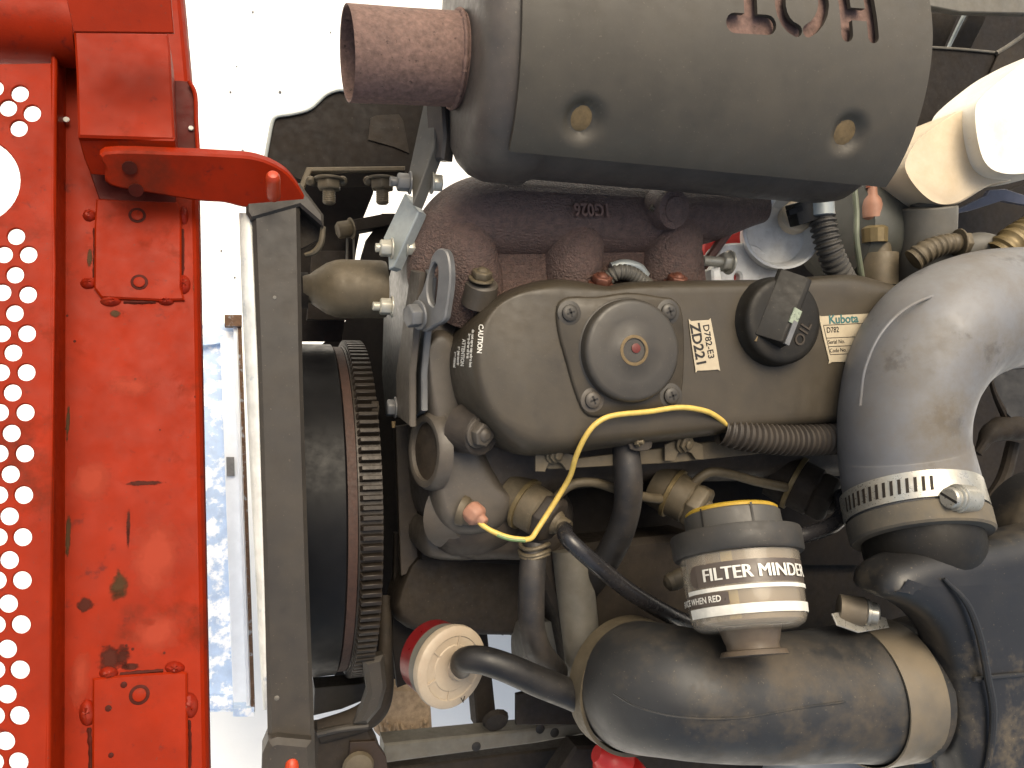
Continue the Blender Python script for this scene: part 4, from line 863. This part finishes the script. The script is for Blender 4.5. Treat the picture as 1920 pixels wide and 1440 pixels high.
fl("inner_sleeve", [(66, 96), (190, 93), (194, 60)], mat("beige_sleeve", (.30, .235, .165), .5, scale=10, var=.2))
fl("neck", [(196, 56), (208, 52), (222, 48), (226, 46), (236, 46), (238, 56), (246, 60)], mat("brown_neck", (.16, .12, .085), .4, scale=20, var=.25, dust=.5))
fw_ = fview.cross(fa)        # to the right in the photo when fa points down
if fw_.dot(RIGHT) < 0: fw_ = -fw_
def cyl(t, ang, r): return fp + fa * (t * k) + (fview * math.cos(ang) + fw_ * math.sin(ang)) * (r * k)
def band(name, t0, t1, a0, a1, r0, r1, m, par):
    mb = MB(); n_ = 24
    mb.loft([[cyl(t0, a0 + (a1 - a0) * i / n_, r0) for i in range(n_ + 1)], [cyl(t1, a0 + (a1 - a0) * i / n_, r1) for i in range(n_ + 1)]], False, False, closed=False)
    return mb.build(name, m, par)
bowl = [c for c in fi.children if c.name.startswith("bowl")][0]
sl_ = [c for c in fi.children if c.name.startswith("inner")][0]
band("scale_strip", 68, 188, rad(-18), rad(-6), 97, 94, mat("yellow_strip", (.62, .48, .20), .5), sl_)
band("print_band", 93, 131, rad(-46), rad(100), 107, 105.4, BROWNI, bowl)
band("print_band", 134, 141, rad(-64), rad(100), 106.4, 106, WHT, bowl)
band("print_band", 143, 163, rad(-70), rad(-14), 106, 105.2, BROWNI, bowl)
band("print_band", 165, 181, rad(-66), rad(100), 105, 103.6, WHT, bowl)
mb = MB()
o_ = [cyl(112 + 19 * math.sin(t), rad(-46) - .17 * math.cos(t), 106.6) for t in (rad(-90 + i * 15) for i in range(13))]
mb.v = o_; mb.f = [tuple(range(13))]; mb.build("print_end", BROWNI, bowl)
def ctext(s_, size, t_base, a0, r, m, bold, xs=1.):
    cu = bpy.data.curves.new("lettering", 'FONT'); cu.body = s_; cu.size = size; cu.offset = bold; cu.resolution_u = 3
    o = bpy.data.objects.new("t", cu); me = bpy.data.meshes.new_from_object(o); bpy.data.objects.remove(o); bpy.data.curves.remove(cu)
    me.materials.clear()
    bm = bmesh.new(); bm.from_mesh(me); bmesh.ops.subdivide_edges(bm, edges=[e for e in bm.edges if e.calc_length() > size * .3], cuts=1)
    bm.to_mesh(me); bm.free()
    for v in me.vertices: v.co = cyl(t_base - v.co.y, a0 + v.co.x * xs / r, r)
    return finish("lettering", me, m, bowl)
for sh in (-.010, 0, .010): ctext("FILTER MINDER", 31, 123, rad(-37) + sh, 108.6 + sh * 4, WHT, 0, 1.0)
ctext("SERVICE WHEN RED", 15, 158, rad(-86), 108.2, WHT, .3, .9)
mb = MB()
for a0 in (-.62, .42): mb.box(cyl(12, a0, 89.4), fa * 20 * k, (fview * -math.sin(a0) + fw_ * math.cos(a0)) * 2 * k, fview * .6 * k)
mb.build("cap_slit", INK, cap)

# ------------------------------------------------------------------ injectors and fuel pipes
ia = V((.62, -.42, .66)).normalized()
def injector(px, py, z, label, m_, hexm, s_=1.):
    t = thing("fuel_injector", label, "injector", (px, py, z), "fuel injectors")
    MB().lathe((px, py, z), ia, [(-40 * s_, 44 * s_), (-6 * s_, 46 * s_), (-4 * s_, 50 * s_), (2 * s_, 50 * s_), (3 * s_, 45 * s_), (36 * s_, 44 * s_), (40 * s_, 40 * s_)], 36).build("body", m_, t)
    MB().lathe((px, py, z), ia, [(-4 * s_, 50.5 * s_), (4 * s_, 50.5 * s_)], 36).build("gold_ring", BRASS, t)
    MB().lathe((px, py, z), ia, [(38 * s_, 44 * s_), (42 * s_, 47 * s_), (64 * s_, 47 * s_), (70 * s_, 40 * s_)], 6, .3).build("hex_nut", hexm, t, .001, 2)
    MB().lathe((px, py, z), ia, [(68 * s_, 24 * s_), (74 * s_, 22 * s_), (78 * s_, 18 * s_), (96 * s_, 17 * s_)], 20).build("nozzle_stub", m_, t)
    return P(px, py, z) + ia * (88 * s_ * S(P(px, py, z)))
tipA = injector(985, 945, -.075, "dusty tan fuel injector with hex nut nearest the yellow wire", TANB, HEAD)
tipB = injector(1262, 925, -.078, "brown fuel injector with gold ring just above the filter indicator", DUSTY, DUSTY, .95)
tipC = injector(1490, 905, -.085, "dark brown oily fuel injector half hidden beside the grey elbow", DARKB, DARKB, 1.05)
def hose(name, label, cat, pts, r, m_, n=18, sub=9, **kw):
    o = MB().tube(pts, r, n, sub, **kw).build(name, m_); return tag(o, label, cat)
hose("fuel_pipe", "thin bent metal return pipe between the first two injectors", "fuel pipe", [(1040, 935, -.062), (1062, 915, -.055), (1085, 905, -.052), (1120, 906, -.052), (1170, 922, -.056), (1215, 933, -.062), (1250, 936, -.07)], 9, DUSTY, 14)
hose("fuel_pipe", "thin bent metal return pipe from middle injector to the oily one", "fuel pipe", [(1290, 920, -.065), (1312, 896, -.058), (1335, 885, -.055), (1372, 890, -.056), (1420, 903, -.062), (1480, 915, -.072)], 9, DUSTY, 14)
hose("fuel_hose", "smooth black fuel hose slanting down from the tan injector", "hose", [tipA, (1065, 1010, -.02), (1110, 1052, -.015), (1180, 1108, -.025), (1250, 1150, -.04), (1300, 1172, -.06)], [15, 16, 16, 16, 16, 15], NYL, 20)
hose("fuel_hose", "smooth black hose curving from the oily injector behind the filter indicator", "hose", [tipC, (1578, 930, -.03), (1582, 960, -.02), (1560, 985, -.012), (1520, 1000, -.008), (1470, 1010, -.01)], [13, 14, 15, 15, 15, 15], NYL, 20)

# glow plug bus bar
gb = thing("bus_bar", "flat brown metal strip running along the foot of the valve cover", "bus bar", (1250, 850, -.065))
plate("strip", [(1012, 868), (1260, 838), (1600, 792), (1600, 836), (1450, 848), (1260, 868), (1030, 880)], DUSTY, gb, -.032, th=.003)
for cx, cy_ in ((1040, 852), (1283, 832)):
    cp = plate("clip", [(cx - 36, cy_ + 2), (cx - 14, cy_ - 8), (cx + 20, cy_ - 4), (cx + 36, cy_ + 2), (cx + 36, cy_ + 30), (cx + 22, cy_ + 30), (cx + 14, cy_ + 18), (cx, cy_ + 12), (cx - 12, cy_ + 18), (cx - 18, cy_ + 33), (cx - 36, cy_ + 32)], DUSTY, gb, -.026, th=.002, bev=.0004)
    MB().bolt((cx, cy_ - 2, -.025), V((.25, -.25, .95)), 15, 8, True, 8, dome=False).build("terminal_nut", TANB, cp, .0006, 1)

wire = thing("yellow_wire", "thin yellow wire looping from black conduit down to the pink boot", "wire", (1150, 850, -.02))
MB().tube([(1366, 800, -.005), (1345, 782, .002), (1320, 770, .006), (1275, 764, .008), (1215, 772, .008), (1150, 779, .010), (1118, 794, .010), (1097, 820, .006), (1080, 856, -.004), (1070, 890, -.016), (1055, 918, -.024), (1030, 958, -.03), (1008, 992, -.03), (997, 1008, -.03), (985, 1012, -.032)], 5.2, 12, 8).build("upper_run", YEL, wire)
MB().tube([(985, 1012, -.032), (955, 1008, -.034), (925, 997, -.038), (905, 985, -.042), (898, 978, -.046)], 5, 12, 8).build("lower_run", YEL, wire)
MB().tube([(985, 1014, -.0305), (955, 1011, -.0325), (932, 1003, -.0355)], 3.4, 8, 8).build("green_stripe", GRN, wire)
bo_ = thing("sender_boot", "pinkish rubber boot on the temperature sender, end of yellow wire", "boot", (893, 965, -.05))
MB().lathe((870, 958, -.062), V((.8, -.3, .5)), [(-6, 30), (4, 28), (8, 24), (22, 22)], 20).build("sender_nut", DUSTY, bo_)
MB().lathe((888, 962, -.052), V((.55, -.55, .6)), [(-14, 18), (-8, 22), (10, 22), (16, 18), (18, 12), (30, 11), (31, 6)], 8).build("boot", PINK, bo_, .0012, 2)

cd = thing("wiring_conduit", "dusty black corrugated wiring conduit ending at the yellow wire", "conduit", (1470, 820, -.01))
MB().tube([(1352, 806, -.012), (1375, 812, -.01), (1420, 820, -.008), (1480, 825, -.008), (1540, 824, -.008), (1640, 818, -.012)], [28, 30, 30, 30, 30, 30], 24, 10, corr=(.0056, .16), caps=False).build("ribbed_sleeve", COND, cd)
MB().tube([(1360, 806, -.012), (1420, 820, -.008)], 20, 14).build("dark_core", INK, cd)

hv = thing("breather_hose", "grey-black rubber hose hanging from clamp in front of the bus bar", "hose", (1175, 920, -.03))
MB().tube([(1172, 806, -.035), (1174, 850, -.03), (1178, 900, -.028), (1176, 950, -.035), (1160, 1005, -.05), (1130, 1060, -.075), (1100, 1100, -.1)], [24, 26, 27, 26, 26, 26, 26], 22, 9).build("hose_body", HOSE, hv)
MB().lathe((1172, 800, -.034), V((.04, -1, .1)), [(-2, 22), (0, 28), (34, 29), (36, 27)], 26).build("clamp_band", COND, hv)
plate("clamp_tab", crom([(1180, 818), (1215, 815), (1222, 822), (1222, 840), (1205, 846), (1182, 842)], 2), COND, hv, -.012, th=.002)
MB().bolt((1192, 830, -.011), V((.5, .1, .8)), 8, 8, False, 8).build("clamp_pin", TANB, hv)
MB().lathe((1171, 803, -.03), V((.0, .6, .8)), [(0, 16), (3, 16)], 20).build("pipe_end", BRASS, hv)

h2 = thing("coolant_hose", "short worn rubber hose hanging down with wire clamp at its top", "hose", (1000, 1140, -.05))
MB().tube([(1003, 1020, -.05), (998, 1070, -.045), (996, 1130, -.045), (998, 1180, -.05), (1012, 1225, -.06), (1040, 1262, -.085)], [24, 25, 25, 25, 26, 26], 22, 9).build("hose_body", HOSE, h2)
for yy, rr_ in ((1022, 27), (1034, 28), (1040, 27)):
    MB().tube([P(1002, yy, -.049) + (V((math.cos(t), 0, math.sin(t))) * (rr_ * S(P(1002, yy, -.049)))) + Y * (.0016 * math.sin(t * 2)) for t in (rad(-20 + i * 22) for i in range(11))], 4, 8, 4).build("wire_ring", TANB, h2)

# fuel filter
ff = thing("fuel_filter", "round milky plastic fuel filter with red band on its side", "fuel filter", (840, 1250, -.08))
fx_ = V((.36, -.04, .93)).normalized()
fpz = P(846, 1250, -.07)
MB().lathe(fpz, fx_, [(-12, 76), (-4, 78), (4, 77), (8, 72), (9, 60), (7, 58), (7, 44), (9, 42), (10, 20)], 60).build("end_cap", MILK, ff, smooth=40)
MB().lathe(fpz, fx_, [(-36, 71), (-12, 71)], 48).build("clear_ring", GPL, ff)
MB().lathe(fpz, fx_, [(-74, 60), (-70, 69), (-36, 71)], 48).build("red_band", mat("dark_red_label", (.22, .012, .014), .35), ff)
k = S(fpz); u, v_, n_ = basis(fx_)
mb = MB()
for i in range(6):
    an = i * math.pi / 3 + .3; d_ = u * math.cos(an) + v_ * math.sin(an)
    mb.box(fpz + d_ * (50 * k) + fx_ * (8.2 * k), d_ * 12 * k, fx_.cross(d_) * 1.6 * k, fx_ * 1.2 * k)
mb.build("cap_rib", MILK, ff)
text("mark", "V", 17, DARKB, ff, fpz + fx_ * 9.6 * k + (-Y * .031 + X * .006), V((.9, .1, -.3)), fx_, th=.0003)
MB().lathe(fpz + X * .004, fx_, [(5, 24), (16, 22), (20, 20)], 24).build("spigot", MILK, ff)
hose("fuel_hose", "thick black fuel hose running from the milky filter to the lower elbow", "hose", [fpz + X * .006 + fx_ * .004, (872, 1238, -.045), (905, 1238, -.035), (950, 1252, -.03), (1010, 1278, -.03), (1070, 1302, -.032), (1130, 1328, -.04), (1190, 1350, -.06)], [21, 24, 26, 27, 28, 28, 28, 28], BHOSE, 24, 10)

# ------------------------------------------------------------------ lower frame
lf = thing("lower_frame", "dusty grey steel frame rail along the bottom with upright post and gusset", "frame", (950, 1380, -.2))
plate("rail", [(720, 1395), (1000, 1367), (1130, 1345), (1300, 1330), (1300, 1392), (1130, 1372), (1000, 1395), (840, 1416), (720, 1432)], FRM, lf, -.20, th=.03, bev=.002)
plate("rail_lower", [(700, 1446), (900, 1420), (1300, 1372), (1320, 1470), (700, 1500)], DARKB, lf, -.235, th=.03, bev=.002)
plate("upright", [(878, 1166), (912, 1166), (932, 1355), (932, 1366), (895, 1368)], DARKB, lf, -.24, th=.03, bev=.002)
plate("gusset", [(968, 1302), (985, 1298), (1010, 1306), (1180, 1340), (1160, 1360), (968, 1360)], DARKB, lf, -.185, th=.006, bev=.001)
mb = MB()
for x, y in ((893, 1400), (1013, 1367), (1040, 1374)): mb.lathe((x, y, -.1995), Z, [(0, 9), (.5, 8)], 14)
mb.build("drain_slot", INK, lf)
MB().lathe((930, 1352, -.2), V((0, -.5, 1)), [(-5, 26), (4, 22), (6, 10)], 12).build("weld", DARKB, lf)
wdb = thing("wood_block", "rough splintered tan wooden block under the frame rail", "wood block", (760, 1340, -.34))
o = plate("block", [(712, 1290), (806, 1292), (812, 1384), (760, 1388), (730, 1400), (702, 1372), (704, 1340)], WOOD, wdb, -.30, th=.06, bev=.003)
mb = MB()
for i in range(46):
    x = 712 + random.random() * 95; y = 1348 + random.random() * 42
    l_ = random.uniform(6, 20); a_ = random.uniform(-.5, .5)
    p_ = P(x, y, -.299); kk = S(p_); d_ = V((math.sin(a_), -math.cos(a_), random.uniform(-.1, .3)))
    mb.tube([p_, p_ + d_ * l_ * .5 * kk + Z * .003, p_ + d_ * l_ * kk], [3, 2.6, .8], 5, 3)
tag(mb.build("splinters", WOOD, wdb), kind='stuff')
mf = thing("engine_mount", "dark rounded cast engine mount at the foot of the flywheel", "engine mount", (660, 1360, -.16))
MB().tube([(722, 1120, -.20), (722, 1220, -.17), (716, 1290, -.155), (700, 1330, -.15), (665, 1352, -.15), (600, 1372, -.155)], [12, 14, 22, 26, 24, 22], 18, 8).build("curved_arm", DARKB, mf)
plate("flange_edge", [(680, 1240), (720, 1230), (726, 1290), (715, 1330), (690, 1360), (664, 1360), (680, 1330), (690, 1300)], BAR, mf, -.13, th=.02, bev=.004)
plate("foot_block", [(590, 1372), (690, 1356), (712, 1400), (735, 1500), (585, 1500)], DARKB, mf, -.15, th=.03, bev=.004)
plate("foot_cap", [(656, 1392), (704, 1390), (724, 1420), (735, 1500), (650, 1500)], mat("brown_grime", (.040, .021, .010), .6), mf, -.146, th=.01)
MB().tube([(595, 1376, -.143), (640, 1366, -.14), (690, 1360, -.14)], 7, 10).build("cast_ridge", BAR, mf)
MB().lathe((672, 1440, -.14), Z, [(-4, 30), (3, 26), (6, 12)], 20).build("mount_washer", DUSTY, mf)
plate("crank_arm", [(590, 1290), (660, 1284), (690, 1280), (690, 1310), (640, 1330), (588, 1342)], INK, mf, -.2, th=.03)
rb = MB().tube([(1160, 1440, -.12), (1135, 1420, -.12), (1118, 1412, -.12)], [40, 34, 16], 18).lathe((1180, 1470, -.12), V((-.6, .5, .2)), [(0, 44), (20, 46)], 20).build("red_handle", REDF)
tag(rb, "small bright red rounded knob at the bottom edge below the black hose", "knob")
tr = plate("plastic_jug", crom([(1500, 1420), (1560, 1400), (1640, 1410), (1640, 1520), (1480, 1520)], 3), mat("pale_grey_plastic", (.55, .58, .60), .4, scale=10, var=.1), None, -.06, th=.05, bev=.01, ang=60)
tag(tr, "pale grey plastic piece peeking out below the dusty elbow", "plastic part")
cb = thing("front_crossmember", "dark crossmember below the lower elbow at the bottom edge", "crossmember", (1350, 1430, -.12))
plate("beam", [(1080, 1400), (1500, 1396), (1560, 1520), (1000, 1520)], DARKB, cb, -.16, th=.03, bev=.003)

# added dark sheets standing in for the deep shade below the engine
bf = thing("shade_backing", "added dark shade undertray deep below the engine", "backing", (1200, 900, -.33))
plate("tray", [(600, 650), (690, 560), (800, 450), (960, 380), (1700, 300), (2060, 200), (2080, 1560), (1100, 1560), (1040, 1290), (975, 1178), (770, 1168), (735, 1300), (640, 1290), (590, 1200)], DARK, bf, -.33, th=.01)
plate("side_wall", [(740, 1000), (790, 1000), (790, 1200), (770, 1280), (745, 1290), (735, 1200)], DARK, bf, -.2, th=.01)
cables = thing("cable_bundle", "blue-black cable bundle with two cut ties near the milky filter", "cable bundle", (930, 1160, -.22))
MB().tube([(870, 1158, -.22), (920, 1163, -.21), (975, 1164, -.2), (1030, 1150, -.2)], [10, 12, 13, 12], 12).build("bundle", mat("blue_black", (.012, .02, .024), .5), cables)
for x in (945, 960): MB().tube([(x, 1158, -.195), (x + 1, 1172, -.19), (x - 4, 1190, -.19)], 3.2, 6).build("cable_tie", GPL, cables)
